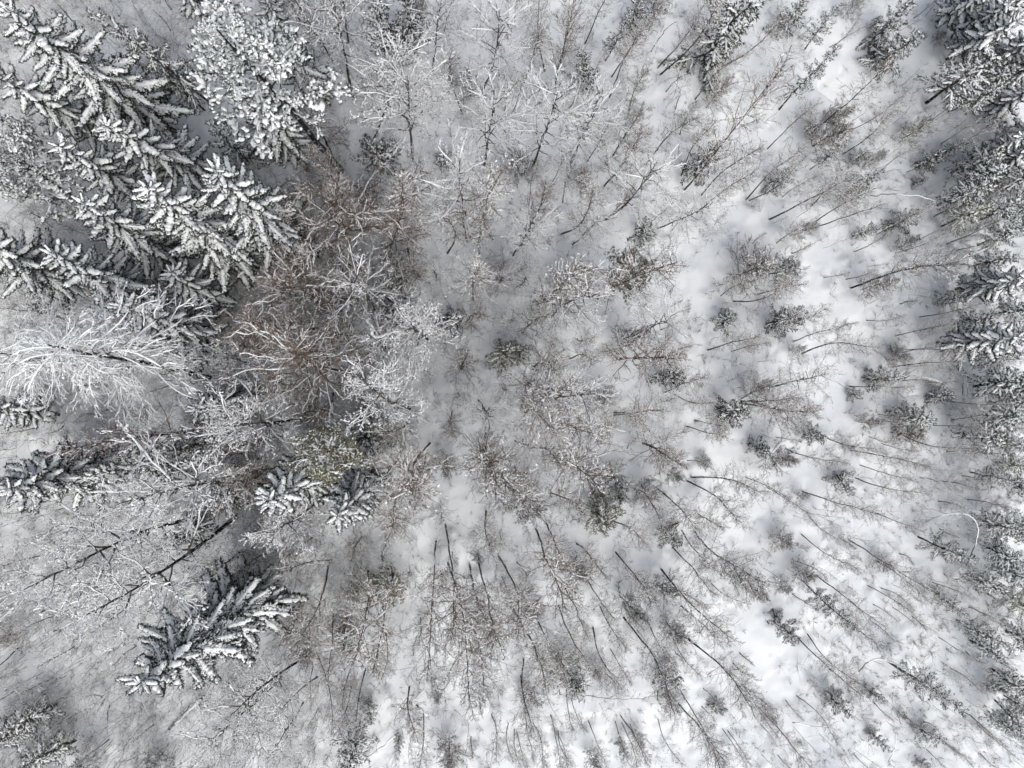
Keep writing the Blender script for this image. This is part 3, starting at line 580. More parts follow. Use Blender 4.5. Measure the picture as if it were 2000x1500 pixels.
L|-9.05|-7.67|-0.16|0.19|14.08|1|-|large pale-limbed frosted tree below the olive pine
B|-9.12|-12.91|1.27|0.24|15.43|1|r|tall brown-twigged birch left of the stout bowed trunk
F|-8.94|-12.45|-1.41|1.31|8.16|0.9|-|pale frosted birch upper left of the stout bowed trunk
B|-11.68|-11.36|0.72|-0.23|6.87|1|-|young bare dark-stemmed birch upper left of the stout bowed trunk
B|-10.78|-15.09|0.74|0.19|9.82|1|-|slender bare dark-stemmed birch left of the stout bowed trunk
B|-6.41|-13.31|1.58|0.45|17.58|1.2|r|stout bowed trunk curving down toward the bottom with a brown crown
b|-6.88|-13.77|0.04|-0.02|4.16|1.2|o|rounded olive twiggy bush upper left of the stout bowed trunk
s|-4.68|-13.35|0.75|-0.22|5.81|1.3|o|drooping greenish bush right of the stout bowed trunk
B|-5.38|-15.33|0.95|0.50|13.58|1|-|slender bare dark-stemmed birch below the stout bowed trunk
B|-5.15|-17.44|0.61|0.34|8.74|1|-|slender bare dark-stemmed birch upper left of the matted brown thicket
B|-8.72|-16.07|1.72|-0.01|11.44|1|-|slender bare dark-stemmed birch lower left of the stout bowed trunk
s|-8.03|-16.79|0.72|-0.31|4.48|1|-|squat snow-dusted spruce bush lower left of the stout bowed trunk
B|-9.70|-19.08|2.84|-0.23|10.75|0.8|-|black hook-shaped bare trunk near the bottom
B|-10.10|-19.83|1.04|-0.07|5.68|1|-|young bare dark-stemmed birch lower left of the stout bowed trunk
B|-7.35|-20.67|0.36|0.47|8.37|1|r|slender brown-twigged birch left of the matted brown thicket
B|-6.54|-19.99|0.79|0.48|10.25|1|-|slender bare dark-stemmed birch left of the matted brown thicket
R|-7.46|-19.61|0.32|-0.11|6.20|0.9|-|bushy brown-twigged tree left of the matted brown thicket
s|-6.43|-22.10|0.72|-0.18|3.09|0.9|-|low snow-dusted spruce bush left of the matted brown thicket
B|-1.71|-11.34|0.29|-1.22|20.00|1|-|very long straight dark trunk running down below centre
B|-1.06|-10.12|0.70|-0.49|20.00|1|-|tall bare dark-stemmed birch right of the stout bowed trunk
B|-0.89|-12.83|1.23|-0.85|20.00|1|-|tall bare dark-stemmed birch upper right of the matted brown thicket
R|-1.41|-13.29|0.12|-0.01|4.40|0.7|-|small brown-twigged tree right of the stout bowed trunk
B|0.64|-12.98|0.99|0.96|17.03|1|-|tall bare dark-stemmed birch upper left of the snow-matted bush, fourth of four
B|1.23|-12.75|0.53|1.03|18.87|1|-|tall bare dark-stemmed birch upper left of the snow-matted bush, third of four
B|0.76|-16.88|0.35|0.82|13.68|1|r|slender brown-twigged birch upper right of the matted brown thicket
B|0.46|-16.87|0.79|0.52|8.83|1|-|slender bare dark-stemmed birch upper right of the matted brown thicket
B|1.76|-9.21|-0.17|0.44|14.35|1|-|tall bare dark-stemmed birch upper right of the stout bowed trunk
B|2.59|-12.30|-0.15|0.83|17.75|1|-|tall bare dark-stemmed birch upper left of the snow-matted bush, second of four
B|-0.13|-18.04|-0.29|0.38|6.95|1|-|young bare dark-stemmed birch upper right of the matted brown thicket
R|-3.52|-21.25|0.88|-0.11|6.73|1.2|r|dark brown matted thicket near the bottom with a white broken limb
B|-2.59|-23.05|0.15|0.59|8.48|1|-|slender bare dark-stemmed birch below the matted brown thicket
sp|-6.89|-23.61|-0.08|0.02|6.08|1.6|-|slim frosted conifer lower left of the matted brown thicket
b|-0.84|-24.88|0.06|-0.00|3.94|1.4|-|rounded snow-flecked twiggy bush lower right of the matted brown thicket
B|2.11|-23.44|0.00|0.51|7.18|1|-|young bare dark-stemmed birch lower right of the matted brown thicket
B|3.30|-24.08|-0.07|0.41|5.89|1|-|young bare dark-stemmed birch lower left of the snow-matted bush, second of three
F|-9.88|-20.48|-1.08|0.59|7.74|1|-|pale frosted birch right of the antler-like tree, second of two
F|-10.79|-22.20|-0.39|0.20|7.62|1|-|pale frosted birch right of the antler-like tree, nearest of two
R|-10.89|-16.02|0.23|-0.15|5.29|1|-|bushy brown-twigged tree left of the stout bowed trunk
b|-10.33|-18.13|0.23|-0.12|2.67|1.2|-|rounded snow-flecked twiggy bush lower left of the stout bowed trunk
b|-12.14|-14.60|0.39|-0.31|3.36|1|-|rounded snow-flecked twiggy bush left of the stout bowed trunk
S|-6.06|-8.41|-0.70|0.61|10.12|0.6|-|snowy boughed spruce lower right of the olive pine
R|-6.76|-10.85|0.16|-0.10|5.71|1|-|bushy brown-twigged tree above the stout bowed trunk
F|-5.14|-11.46|0.18|-0.08|3.88|1|-|low frosted shrub above the stout bowed trunk, nearest of two
F|-3.52|-13.02|0.04|-0.01|3.70|0.8|-|low frosted shrub upper right of the stout bowed trunk
F|2.71|-10.64|-0.06|-0.01|4.96|0.8|-|low frosted shrub upper left of the snow-matted bush
R|-0.59|-12.01|0.37|-0.01|3.21|0.7|-|small brown-twigged tree upper right of the stout bowed trunk
R|2.83|-13.73|0.20|0.04|4.16|0.8|-|small brown-twigged tree upper left of the snow-matted bush
R|1.17|-21.63|0.13|0.01|3.83|0.8|-|small brown-twigged tree right of the matted brown thicket
F|-2.82|-16.44|0.15|-0.02|4.48|0.8|-|low frosted shrub lower right of the stout bowed trunk
b|-1.65|-21.19|0.09|-0.01|2.63|1|-|rounded snow-flecked twiggy bush upper right of the matted brown thicket
F|-3.05|-17.85|-0.01|0.00|3.37|0.8|-|low frosted shrub above the matted brown thicket
s|1.05|-12.39|0.42|0.05|1.62|1|-|low snow-dusted spruce bush upper right of the stout bowed trunk
b|-5.84|-14.15|0.34|-0.13|1.94|0.9|-|low snow-flecked twiggy bush upper right of the stout bowed trunk
R|-5.61|-18.25|0.37|-0.11|5.17|0.9|-|bushy brown-twigged tree upper left of the matted brown thicket
s|-4.23|-24.64|0.17|-0.03|2.01|0.9|-|low snow-dusted spruce bush below the matted brown thicket
R|0.70|-24.94|0.07|0.00|2.71|0.8|-|small brown-twigged tree lower right of the matted brown thicket
F|-1.41|-8.46|0.27|-0.04|5.92|0.8|-|pale frosted birch upper right of the stout bowed trunk
F|-4.33|-9.60|0.20|-0.08|3.53|0.8|-|low frosted shrub above the stout bowed trunk, second of two
B|5.26|-10.56|-0.76|0.64|19.39|1|-|long black-and-white mottled trunk below the centre of the picture
B|6.82|-15.95|-0.01|0.74|11.87|1|-|slender bare dark-stemmed birch above the snow-matted bush, nearest of three
B|6.04|-10.22|-0.44|0.32|12.58|1|r|slender brown-twigged birch above the snow-matted bush
B|8.14|-11.62|-0.03|0.59|10.94|1|-|slender bare dark-stemmed birch above the snow-matted bush, third of three
B|9.89|-9.68|0.01|0.77|11.35|1|-|slender bare dark-stemmed birch lower left of the pinkish brown crown
B|10.86|-12.20|-0.74|0.25|12.30|1|-|slender bare dark-stemmed birch left of the bright clearing
s|9.52|-9.31|-0.23|-0.22|4.67|1.5|o|squat olive spruce bush lower left of the pinkish brown crown
b|7.96|-12.99|0.11|0.07|3.52|1.2|-|dark brush-like shrub pointing down over the bowed birch
B|8.92|-14.20|-0.16|0.54|10.09|1|-|slender bare dark-stemmed birch upper right of the snow-matted bush, second of two
B|9.77|-16.02|-0.22|0.53|9.65|1|-|slender bare dark-stemmed birch upper right of the snow-matted bush, nearest of two
B|7.24|-14.53|-0.34|0.50|11.36|1|-|slender bare dark-stemmed birch above the snow-matted bush, second of three
b|4.49|-15.31|0.37|0.12|4.35|1.3|-|round dark bush capping a leaning birch stem
B|5.27|-16.75|0.30|0.81|11.56|1|-|slender bare dark-stemmed birch upper left of the snow-matted bush
B|3.54|-15.88|0.50|1.10|15.89|1|-|tall bare dark-stemmed birch upper left of the snow-matted bush, nearest of four
B|9.29|-17.50|-0.52|0.56|11.38|1|-|thick clean black trunk leaning down-right over pale snow
B|10.50|-19.03|-0.13|0.42|6.66|1|-|young bare dark-stemmed birch right of the snow-matted bush, nearest of two
B|11.47|-16.90|-1.13|0.63|15.58|1|-|longest birch stem in the lower middle, dark-footed under a bush
b|11.10|-15.21|0.66|-0.42|4.50|1.2|-|rounded snow-flecked twiggy bush upper right of the snow-matted bush
B|11.47|-15.70|-0.26|0.29|6.65|1|-|young bare dark-stemmed birch upper right of the snow-matted bush
B|13.17|-17.06|-0.72|0.23|9.19|1|-|slender bare dark-stemmed birch lower left of the bright clearing, second of two
B|14.15|-13.47|-0.86|0.72|15.85|1|-|tall bare dark-stemmed birch left of the bright clearing
b|13.54|-14.54|0.53|0.54|4.24|1.4|-|rounded snow-flecked twiggy bush left of the bright clearing, second of two
B|14.94|-11.91|-0.94|-0.05|11.03|1|-|slender bare dark-stemmed birch upper left of the bright clearing, nearest of two
B|15.61|-10.78|-1.01|-0.25|10.69|1|-|slender bare dark-stemmed birch upper left of the bright clearing, second of two
B|16.60|-10.91|-0.91|0.40|14.26|1.1|-|tall bare dark-stemmed birch above the bright clearing
B|17.47|-14.25|-0.16|0.64|7.67|1|-|young bare dark-stemmed birch upper left of the bright clearing
s|14.26|-10.34|-0.19|-0.25|4.20|1.3|-|squat snow-dusted spruce bush below the pinkish brown crown
R|16.72|-9.53|0.00|0.01|5.28|1|-|bushy brown-twigged tree lower right of the pinkish brown crown
B|15.50|-16.03|-0.28|0.57|8.80|1|-|slender bare dark-stemmed birch lower left of the bright clearing, nearest of two
R|15.74|-15.19|0.25|0.26|3.91|0.8|-|small brown-twigged tree left of the bright clearing
b|14.40|-17.09|0.10|0.09|3.61|1.3|-|rounded snow-flecked twiggy bush left of the bright clearing, nearest of two
B|15.75|-18.21|-0.58|0.95|13.39|1.2|-|grey bare tree forking over the bright clearing at lower right
B|15.01|-18.43|-0.41|0.31|7.02|1|-|young bare dark-stemmed birch lower left of the bright clearing
s|14.03|-20.58|0.60|0.44|2.82|1.2|-|low snow-dusted spruce bush lower left of the bright clearing
B|15.45|-21.95|-0.83|0.65|11.49|1|-|slender bare dark-stemmed birch left of the curved white branch
B|14.65|-22.28|-0.61|0.93|12.53|1.2|-|thick dark-footed tree forking into many twigs at the bottom
s|14.59|-22.28|-0.03|-0.02|3.07|0.8|-|low snow-dusted spruce bush right of the snow-matted bush
b|6.64|-19.17|0.94|-0.82|4.50|1.5|-|biggest snow-matted bush in the lower middle
b|9.17|-20.08|0.03|0.01|2.35|0.9|-|rounded snow-flecked twiggy bush right of the snow-matted bush
B|7.36|-21.82|-0.53|0.29|6.43|1|-|young bare dark-stemmed birch below the snow-matted bush, nearest of six
B|7.66|-22.19|0.07|0.47|6.11|1|-|young bare dark-stemmed birch below the snow-matted bush, second of six
B|4.37|-19.47|-0.49|0.69|11.86|1|-|slender bare dark-stemmed birch lower left of the snow-matted bush, nearest of two
B|4.49|-22.80|-0.24|0.55|8.23|1|-|slender bare dark-stemmed birch lower left of the snow-matted bush, second of two
s|4.37|-21.73|0.87|0.21|2.90|1.2|-|low snow-dusted spruce bush lower left of the snow-matted bush
B|3.72|-24.51|0.09|0.49|6.44|1|-|young bare dark-stemmed birch lower left of the snow-matted bush, third of three
B|3.90|-24.69|0.23|0.42|5.22|1|-|young bare dark-stemmed birch lower left of the snow-matted bush, nearest of three
B|5.03|-24.13|-0.16|0.51|7.23|1|-|young bare dark-stemmed birch below the snow-matted bush, sixth of six
B|6.52|-24.66|-0.38|0.37|6.11|1|-|young bare dark-stemmed birch below the snow-matted bush, fourth of six
B|6.70|-24.79|-0.12|0.43|6.02|1|-|young bare dark-stemmed birch below the snow-matted bush, fifth of six
B|6.82|-24.73|0.17|0.47|5.43|1|-|young bare dark-stemmed birch below the snow-matted bush, third of six
B|8.93|-24.03|-0.10|0.53|6.99|1|-|young bare dark-stemmed birch lower right of the snow-matted bush, nearest of six
b|8.93|-26.07|0.22|0.08|2.60|1.1|-|rounded snow-flecked twiggy bush below the snow-matted bush
B|10.87|-24.21|-0.38|0.23|4.79|1|-|young bare dark-stemmed birch lower right of the snow-matted bush, second of six
B|11.35|-24.35|-0.49|0.33|6.36|1|-|young bare dark-stemmed birch lower right of the snow-matted bush, third of six
B|11.29|-23.87|-0.12|0.62|7.62|1|-|young bare dark-stemmed birch lower right of the snow-matted bush, fourth of six
B|11.96|-24.49|-0.10|0.47|5.83|1|-|young bare dark-stemmed birch lower right of the snow-matted bush, fifth of six
s|11.23|-25.67|0.06|0.03|2.33|0.8|-|low snow-dusted spruce bush lower right of the snow-matted bush
b|12.21|-24.98|0.10|0.05|1.99|0.9|-|low snow-flecked twiggy bush lower right of the snow-matted bush
B|13.98|-24.20|-0.37|0.44|6.85|1|-|young bare dark-stemmed birch lower right of the snow-matted bush, sixth of six
B|19.84|-21.59|-0.08|0.60|5.79|1|-|young bare dark-stemmed birch upper left of the curved white branch, second of two
B|19.96|-21.72|-0.57|0.26|6.60|1|-|young bare dark-stemmed birch left of the curved white branch, third of four
B|20.21|-21.97|-0.94|0.05|7.36|1|-|young bare dark-stemmed birch left of the curved white branch, second of four
s|17.85|-22.99|0.11|0.09|2.02|1|-|low snow-dusted spruce bush left of the curved white branch
B|17.23|-22.06|-0.04|0.28|3.15|1|-|young bare dark-stemmed birch below the bright clearing
B|17.11|-23.33|-0.09|0.34|3.00|1|-|young bare dark-stemmed birch left of the curved white branch, fourth of four
B|18.60|-24.96|-0.52|0.27|5.84|1|-|young bare dark-stemmed birch lower left of the curved white branch, third of three
B|18.97|-25.09|-0.42|0.24|4.96|1|-|young bare dark-stemmed birch lower left of the curved white branch, second of three
b|19.20|-13.92|0.21|0.30|2.81|1.3|-|rounded snow-flecked twiggy bush above the bright clearing
b|20.57|-14.80|-0.03|-0.04|2.66|1|-|rounded snow-flecked twiggy bush upper right of the bright clearing, nearest of three
B|20.44|-14.55|-0.46|-0.19|3.68|1|-|young bare dark-stemmed birch upper right of the bright clearing, nearest of three
B|21.34|-24.69|-0.28|0.16|3.41|1|-|young bare dark-stemmed birch left of the curved white branch, nearest of four
R|19.34|-20.24|0.26|0.25|2.98|0.8|-|small brown-twigged tree below the bright clearing, second of two
F|3.90|-12.80|0.35|0.12|3.93|0.9|-|low frosted shrub above the snow-matted bush
F|11.59|-13.30|0.06|0.05|3.20|0.8|-|low frosted shrub left of the bright clearing
F|12.44|-17.76|0.01|0.00|2.32|0.7|-|low frosted shrub upper right of the snow-matted bush
R|6.28|-23.58|0.01|0.00|2.67|0.8|-|small brown-twigged tree below the snow-matted bush
F|4.13|-20.65|-0.00|-0.00|2.74|0.7|-|low frosted shrub left of the snow-matted bush
R|15.14|-19.40|-0.01|0.06|2.00|0.6|-|small brown-twigged tree lower left of the bright clearing
B|13.91|-22.14|-0.26|0.13|3.39|1|-|young bare dark-stemmed birch right of the snow-matted bush, second of two
R|19.83|-19.53|0.05|0.05|2.28|0.6|-|small brown-twigged tree below the bright clearing, nearest of two
F|10.26|-20.83|0.18|0.09|3.51|0.8|-|low frosted shrub right of the snow-matted bush
B|24.62|-9.51|-0.83|-0.62|6.70|1|-|young bare dark-stemmed birch upper right of the bright clearing, third of three
B|29.63|-9.57|-0.69|-0.04|6.95|1|-|young bare dark-stemmed birch left of the arched white birch
B|24.37|-11.15|-0.88|-0.12|8.96|0.9|r|slender brown-twigged birch above the white snow-laden fork
b|22.31|-11.30|-0.02|-0.04|2.45|1.1|-|rounded snow-flecked twiggy bush upper right of the bright clearing, third of three
B|27.98|-11.64|-1.34|-0.41|10.85|1|-|slender bare dark-stemmed birch lower left of the arched white birch
B|29.89|-13.14|-1.17|-0.63|7.95|1|-|young bare dark-stemmed birch lower left of the arched white birch
b|29.89|-13.14|-0.05|-0.11|2.13|1|-|low snow-flecked twiggy bush left of the arched white birch
B|23.94|-13.04|-0.41|0.09|5.11|1|-|young bare dark-stemmed birch upper right of the bright clearing, second of three
B|25.45|-14.10|-1.23|-0.12|10.68|1|-|slender bare dark-stemmed birch above the white snow-laden fork, second of two
b|23.88|-13.71|0.05|0.09|2.53|1.2|-|rounded snow-flecked twiggy bush upper right of the bright clearing, second of three
sp|24.32|-14.39|-0.45|-0.71|8.14|1|-|long slim spruce lying across snow below the small bush, with snow along it
B|26.09|-16.14|-0.97|0.05|8.89|1|-|slender bare dark-stemmed birch above the white snow-laden fork, nearest of two
B|23.70|-15.41|-0.28|0.22|4.47|1|-|young bare dark-stemmed birch right of the bright clearing
b|22.69|-14.72|0.07|0.11|1.84|1|-|low snow-flecked twiggy bush upper right of the bright clearing
sp|33.09|-11.47|-0.08|-0.22|5.99|1.6|-|dark conifer under the white arched birch near the right edge
sp|37.89|-12.04|-2.20|0.40|6.80|1.5|-|slim frosted conifer lower right of the arched white birch, nearest of three
sp|37.10|-10.04|-2.35|0.65|7.66|1.3|-|slim frosted conifer right of the arched white birch, nearest of two
B|34.27|-14.83|-0.47|0.29|5.12|1|-|young bare dark-stemmed birch below the arched white birch, nearest of two
sp|33.50|-15.06|-0.28|-0.58|4.96|1.5|o|olive-grey frosted conifer below the white arched birch
B|29.39|-14.98|-0.84|-0.07|7.24|1|-|young bare dark-stemmed birch upper right of the white snow-laden fork, third of four
B|30.41|-15.19|-0.57|-0.11|4.77|1|-|young bare dark-stemmed birch upper right of the white snow-laden fork, fourth of four
B|31.32|-16.62|-0.47|-0.16|3.44|1|-|young bare dark-stemmed birch upper right of the white snow-laden fork, second of four
B|29.78|-16.34|-0.37|-0.01|3.44|1|-|young bare dark-stemmed birch above the white snow-laden fork, nearest of two
B|29.53|-17.45|-0.49|-0.14|3.65|1|-|young bare dark-stemmed birch upper right of the white snow-laden fork, nearest of four
sp|39.09|-15.30|-2.16|0.14|6.03|1.4|o|slim olive-grey conifer lower right of the arched white birch
B|38.05|-17.21|-0.37|0.12|3.39|1|-|young bare dark-stemmed birch below the arched white birch, second of two
sp|36.10|-17.60|-2.62|1.13|8.45|1|-|slim frosted conifer below the arched white birch, second of three
B|34.68|-18.81|-0.54|-0.01|4.22|1|-|young bare dark-stemmed birch right of the white snow-laden fork, nearest of two
s|22.32|-17.27|-0.19|-0.24|3.81|1.2|-|grey snowy spruce at the edge of the bright lower clearing
B|24.21|-18.66|-1.03|0.30|10.26|1|r|slender brown-twigged birch lower left of the white snow-laden fork
B|24.96|-18.44|-1.03|0.14|9.32|1|r|slender brown-twigged birch left of the white snow-laden fork
s|29.29|-22.49|0.11|0.14|2.12|1.1|-|low snow-dusted spruce bush below the white snow-laden fork
B|29.80|-23.37|-0.37|0.05|3.05|1|-|young bare dark-stemmed birch below the white snow-laden fork
sp|31.20|-20.70|-0.01|-0.02|7.90|1.2|-|dark slim spruce beside a white snow-laden fork at lower right
B|30.56|-20.31|-0.69|0.62|8.21|1|-|slender bare dark-stemmed birch lower right of the white snow-laden fork
s|26.24|-22.77|-0.03|-0.03|3.45|1|-|squat snow-dusted spruce bush right of the curved white branch
B|24.09|-22.82|-0.85|0.14|7.18|1|-|young bare dark-stemmed birch lower right of the curved white branch, nearest of two
B|23.28|-23.10|-0.27|0.14|3.25|1|-|young bare dark-stemmed birch upper left of the curved white branch, nearest of two
s|29.30|-25.33|-0.07|-0.09|2.82|1.1|-|low snow-dusted spruce bush right of the curved white branch
B|32.12|-24.25|-0.47|0.30|3.00|1|-|young bare dark-stemmed birch lower right of the white snow-laden fork, nearest of eight
b|31.60|-24.29|0.09|0.12|1.05|0.9|-|low snow-flecked twiggy bush lower right of the white snow-laden fork
s|33.15|-25.34|0.23|0.31|2.61|1.1|-|low snow-dusted spruce bush lower right of the white snow-laden fork, nearest of two
B|21.84|-24.09|-0.65|0.48|8.03|1.2|r|slender brown-twigged birch lower left of the curved white branch
b|21.84|-23.61|-0.09|-0.08|1.87|1|-|low snow-flecked twiggy bush left of the curved white branch
B|28.22|-27.02|-0.13|0.35|3.11|1|-|young bare dark-stemmed birch lower right of the curved white branch, second of two
B|33.81|-26.97|-0.44|0.04|3.00|1|-|young bare dark-stemmed birch lower right of the white snow-laden fork, second of eight
sp|39.00|-23.54|-2.51|0.63|6.60|1.2|-|slim frosted conifer lower right of the white snow-laden fork, second of two
sp|39.65|-23.18|-1.55|0.74|4.68|1.2|-|slim frosted conifer right of the white snow-laden fork, second of two
B|35.72|-21.20|-0.57|-0.04|3.99|1|-|young bare dark-stemmed birch right of the white snow-laden fork, second of two
b|37.94|-22.26|0.16|0.28|2.10|1.1|-|low snow-flecked twiggy bush right of the white snow-laden fork
F|39.78|-21.94|-0.16|0.03|1.80|0.9|-|low frosted shrub right of the white snow-laden fork, second of two
B|37.17|-24.60|-0.71|-0.04|4.50|1|-|young bare dark-stemmed birch lower right of the white snow-laden fork, sixth of eight
B|35.23|-26.53|-0.44|0.10|3.40|1|-|young bare dark-stemmed birch lower right of the white snow-laden fork, fifth of eight
B|37.84|-27.37|-0.79|0.41|3.00|1|-|young bare dark-stemmed birch lower right of the white snow-laden fork, seventh of eight
B|34.71|-26.14|-0.23|0.43|3.64|1|-|young bare dark-stemmed birch lower right of the white snow-laden fork, third of eight
s|33.03|-27.69|0.04|0.05|1.46|1|-|low snow-dusted spruce bush lower right of the white snow-laden fork, second of two
F|36.89|-19.98|-0.03|-0.05|2.08|1|-|low frosted shrub right of the white snow-laden fork, nearest of two
F|38.85|-20.29|-0.09|-0.16|2.06|1|-|low frosted shrub below the arched white birch, fourth of four
F|34.64|-10.88|-0.05|-0.17|2.05|0.9|-|low frosted shrub left of the arched white birch
R|31.69|-12.68|-0.28|-0.22|2.00|0.8|-|small brown-twigged tree left of the arched white birch
B|27.35|-13.22|-0.29|0.00|3.15|1|-|young bare dark-stemmed birch above the white snow-laden fork, second of two
R|32.73|-17.27|-0.31|-0.28|2.00|0.8|-|small brown-twigged tree upper right of the white snow-laden fork
R|37.57|-25.11|-0.24|-0.12|2.00|0.9|-|small brown-twigged tree lower right of the white snow-laden fork
F|37.66|-18.26|-0.22|0.03|1.80|0.9|-|low frosted shrub below the arched white birch, third of four
F|38.17|-15.66|-0.12|-0.30|1.82|0.9|-|low frosted shrub below the arched white birch, nearest of four
R|27.22|-11.50|-0.09|-0.22|2.19|0.8|-|small brown-twigged tree above the white snow-laden fork
F|33.67|-24.98|-0.09|0.14|1.80|0.8|-|low frosted shrub lower right of the white snow-laden fork
B|38.49|-26.02|-0.54|0.03|3.56|1|-|young bare dark-stemmed birch lower right of the white snow-laden fork, eighth of eight
B|36.65|-24.33|-0.51|0.02|3.52|1|-|young bare dark-stemmed birch lower right of the white snow-laden fork, fourth of eight
B|22.60|-26.93|-0.41|0.54|3.00|1|-|young bare dark-stemmed birch lower left of the curved white branch, nearest of three
F|-19.21|24.63|0.30|0.23|2.15|0.8|-|low frosted shrub upper left of the cauliflower-like white pine, second of two
F|-10.93|24.47|-0.16|-0.07|3.57|0.8|-|low frosted shrub upper right of the cauliflower-like white pine
F|-5.79|24.30|0.49|0.11|2.30|0.8|-|low frosted shrub above the twin-trunked frosted tree
b|-2.90|24.52|0.50|0.05|3.04|1.2|-|rounded snow-flecked twiggy bush above the twin-trunked frosted tree
F|4.96|22.32|0.28|-0.06|3.85|0.8|-|low frosted shrub upper right of the twin-trunked frosted tree, second of two
F|7.46|18.74|0.13|-0.05|4.24|0.8|-|low frosted shrub above the brown fan-shaped tree
B|5.44|19.16|-0.00|-0.23|4.04|1|-|young bare dark-stemmed birch above the brown fan-shaped tree, nearest of two
B|20.76|9.68|-0.31|0.11|3.00|1|-|young bare dark-stemmed birch upper right of the little star spruce, second of two
S|39.55|21.56|-1.99|-0.87|6.00|0.9|-|dark spruce behind the corner wood where it meets the right edge
S|39.32|17.10|-1.96|-0.68|6.00|0.9|-|black-green spruce on the right edge beside the frosted shrub
sp|36.28|26.99|-1.38|-1.74|5.84|1.6|-|slim frosted conifer upper right of the lone olive-tinged bush, fourth of four
sp|36.04|23.91|-1.86|-1.54|6.77|1.6|-|slim frosted conifer upper right of the lone olive-tinged bush, third of four
sp|36.96|20.99|-1.89|-1.26|6.53|1.6|-|slim frosted conifer upper right of the lone olive-tinged bush, second of four
sp|38.68|13.63|-2.20|-0.61|6.79|1.6|-|slim frosted conifer lower right of the lone olive-tinged bush, fourth of six
sp|39.34|11.78|-2.16|-0.40|6.50|1.6|-|slim frosted conifer lower right of the lone olive-tinged bush, sixth of six
sp|36.08|14.93|-1.99|-0.75|6.65|1.5|-|slim frosted conifer lower right of the lone olive-tinged bush, nearest of six
sp|37.02|8.16|-2.15|-0.60|7.13|1.6|-|slim frosted conifer above the right-pointing spruce, nearest of two
sp|38.59|4.84|-2.14|-0.20|6.73|1.5|-|slim frosted conifer upper right of the right-pointing spruce
sp|39.13|2.98|-1.89|-0.12|5.96|1.5|-|slim frosted conifer right of the right-pointing spruce
sp|38.88|-0.50|-2.05|0.06|6.45|1.6|-|slim frosted conifer lower right of the right-pointing spruce
sp|38.11|-2.60|-2.03|0.22|6.55|1.5|-|slim frosted conifer below the right-pointing spruce, fourth of four
sp|39.44|-7.58|-1.95|0.22|5.99|1.6|-|slim frosted conifer upper right of the arched white birch, second of three
sp|38.80|-10.44|-1.99|0.50|6.27|1.6|-|slim frosted conifer right of the arched white birch, second of two
sp|38.82|-13.43|-2.00|0.50|6.14|1.5|-|slim frosted conifer lower right of the arched white birch, second of three
sp|39.76|-18.44|-1.78|0.52|5.22|1.5|-|slim frosted conifer lower right of the arched white birch, third of three
sp|38.85|-21.28|-1.78|0.81|5.47|1.5|-|slim frosted conifer right of the white snow-laden fork, nearest of two
sp|38.48|-24.39|-1.78|0.87|5.38|1.4|-|slim frosted conifer lower right of the white snow-laden fork, nearest of two
R|-12.90|1.85|0.02|0.11|7.49|1.2|-|bushy brown-twigged tree upper left of the olive pine, second of two
R|-9.72|3.48|-0.03|-0.10|9.34|1.2|-|bushy brown-twigged tree upper left of the pale broom-shaped tree, second of three
R|-14.02|6.22|0.08|0.18|7.73|1|-|bushy brown-twigged tree lower right of the snowy row of three, nearest of three
R|-6.74|2.91|-0.03|-0.08|9.42|1.1|-|bushy brown-twigged tree above the pale broom-shaped tree, second of two
R|-6.73|10.12|-0.04|-0.03|8.20|1.1|-|bushy brown-twigged tree left of the goblet-shaped frosted tree
R|-9.04|-2.09|-0.02|0.08|8.75|1|-|bushy brown-twigged tree above the olive pine
R|-12.47|-9.72|-0.19|0.25|6.37|1|-|bushy brown-twigged tree lower left of the olive pine, second of three
R|-12.46|-3.93|-0.04|0.12|7.56|1.1|-|bushy brown-twigged tree left of the olive pine, nearest of four
R|-13.14|-6.01|-0.02|0.05|7.57|1.2|-|bushy brown-twigged tree left of the olive pine, fourth of four
R|-14.72|-5.07|-0.12|0.37|7.39|1|-|bushy brown-twigged tree right of the long rusty tree
R|-13.83|-8.08|-0.32|0.61|7.78|1.1|-|bushy brown-twigged tree lower left of the olive pine, third of three
R|-10.09|-10.80|-0.25|0.25|7.02|0.9|-|bushy brown-twigged tree upper left of the stout bowed trunk
R|-13.16|-11.91|-0.15|0.17|6.85|1|-|bushy brown-twigged tree upper right of the great spruce
R|-10.85|5.44|-0.13|-0.27|9.21|1|-|bushy brown-twigged tree lower right of the snowy row of three, second of three
F|-22.11|-15.31|-0.03|0.04|5.29|1|-|pale frosted birch upper left of the great spruce
F|-24.74|-13.65|-0.20|0.38|4.96|1|-|low frosted shrub upper left of the great spruce
F|-25.86|-17.96|-0.16|0.23|3.97|1|-|low frosted shrub left of the great spruce, second of four
F|-27.17|-19.97|-0.27|0.37|3.42|0.9|-|low frosted shrub left of the great spruce, fourth of four
F|-21.90|-18.06|0.03|-0.03|3.36|0.9|-|low frosted shrub left of the great spruce, nearest of four
F|-20.59|-23.27|-0.19|0.17|2.61|0.9|-|low frosted shrub left of the antler-like tree, nearest of two
F|-23.47|-24.08|-0.23|0.23|2.62|0.9|-|low frosted shrub left of the antler-like tree, second of two
F|-27.79|-11.77|-0.14|0.35|4.36|1|-|low frosted shrub lower left of the long rusty tree
F|-28.19|-3.28|0.01|-0.09|3.25|0.9|-|low frosted shrub lower left of the big curly white tree
F|-22.73|-3.30|0.02|-0.10|3.20|0.8|-|low frosted shrub left of the long rusty tree
sp|35.74|3.95|-1.80|-0.15|6.18|1.4|-|slim frosted conifer upper left of the right-pointing spruce
sp|36.17|-4.21|-1.96|0.22|6.62|1.4|-|slim frosted conifer above the arched white birch
F|37.57|0.99|-0.01|0.17|3.41|1|-|low frosted shrub below the right-pointing spruce, nearest of two
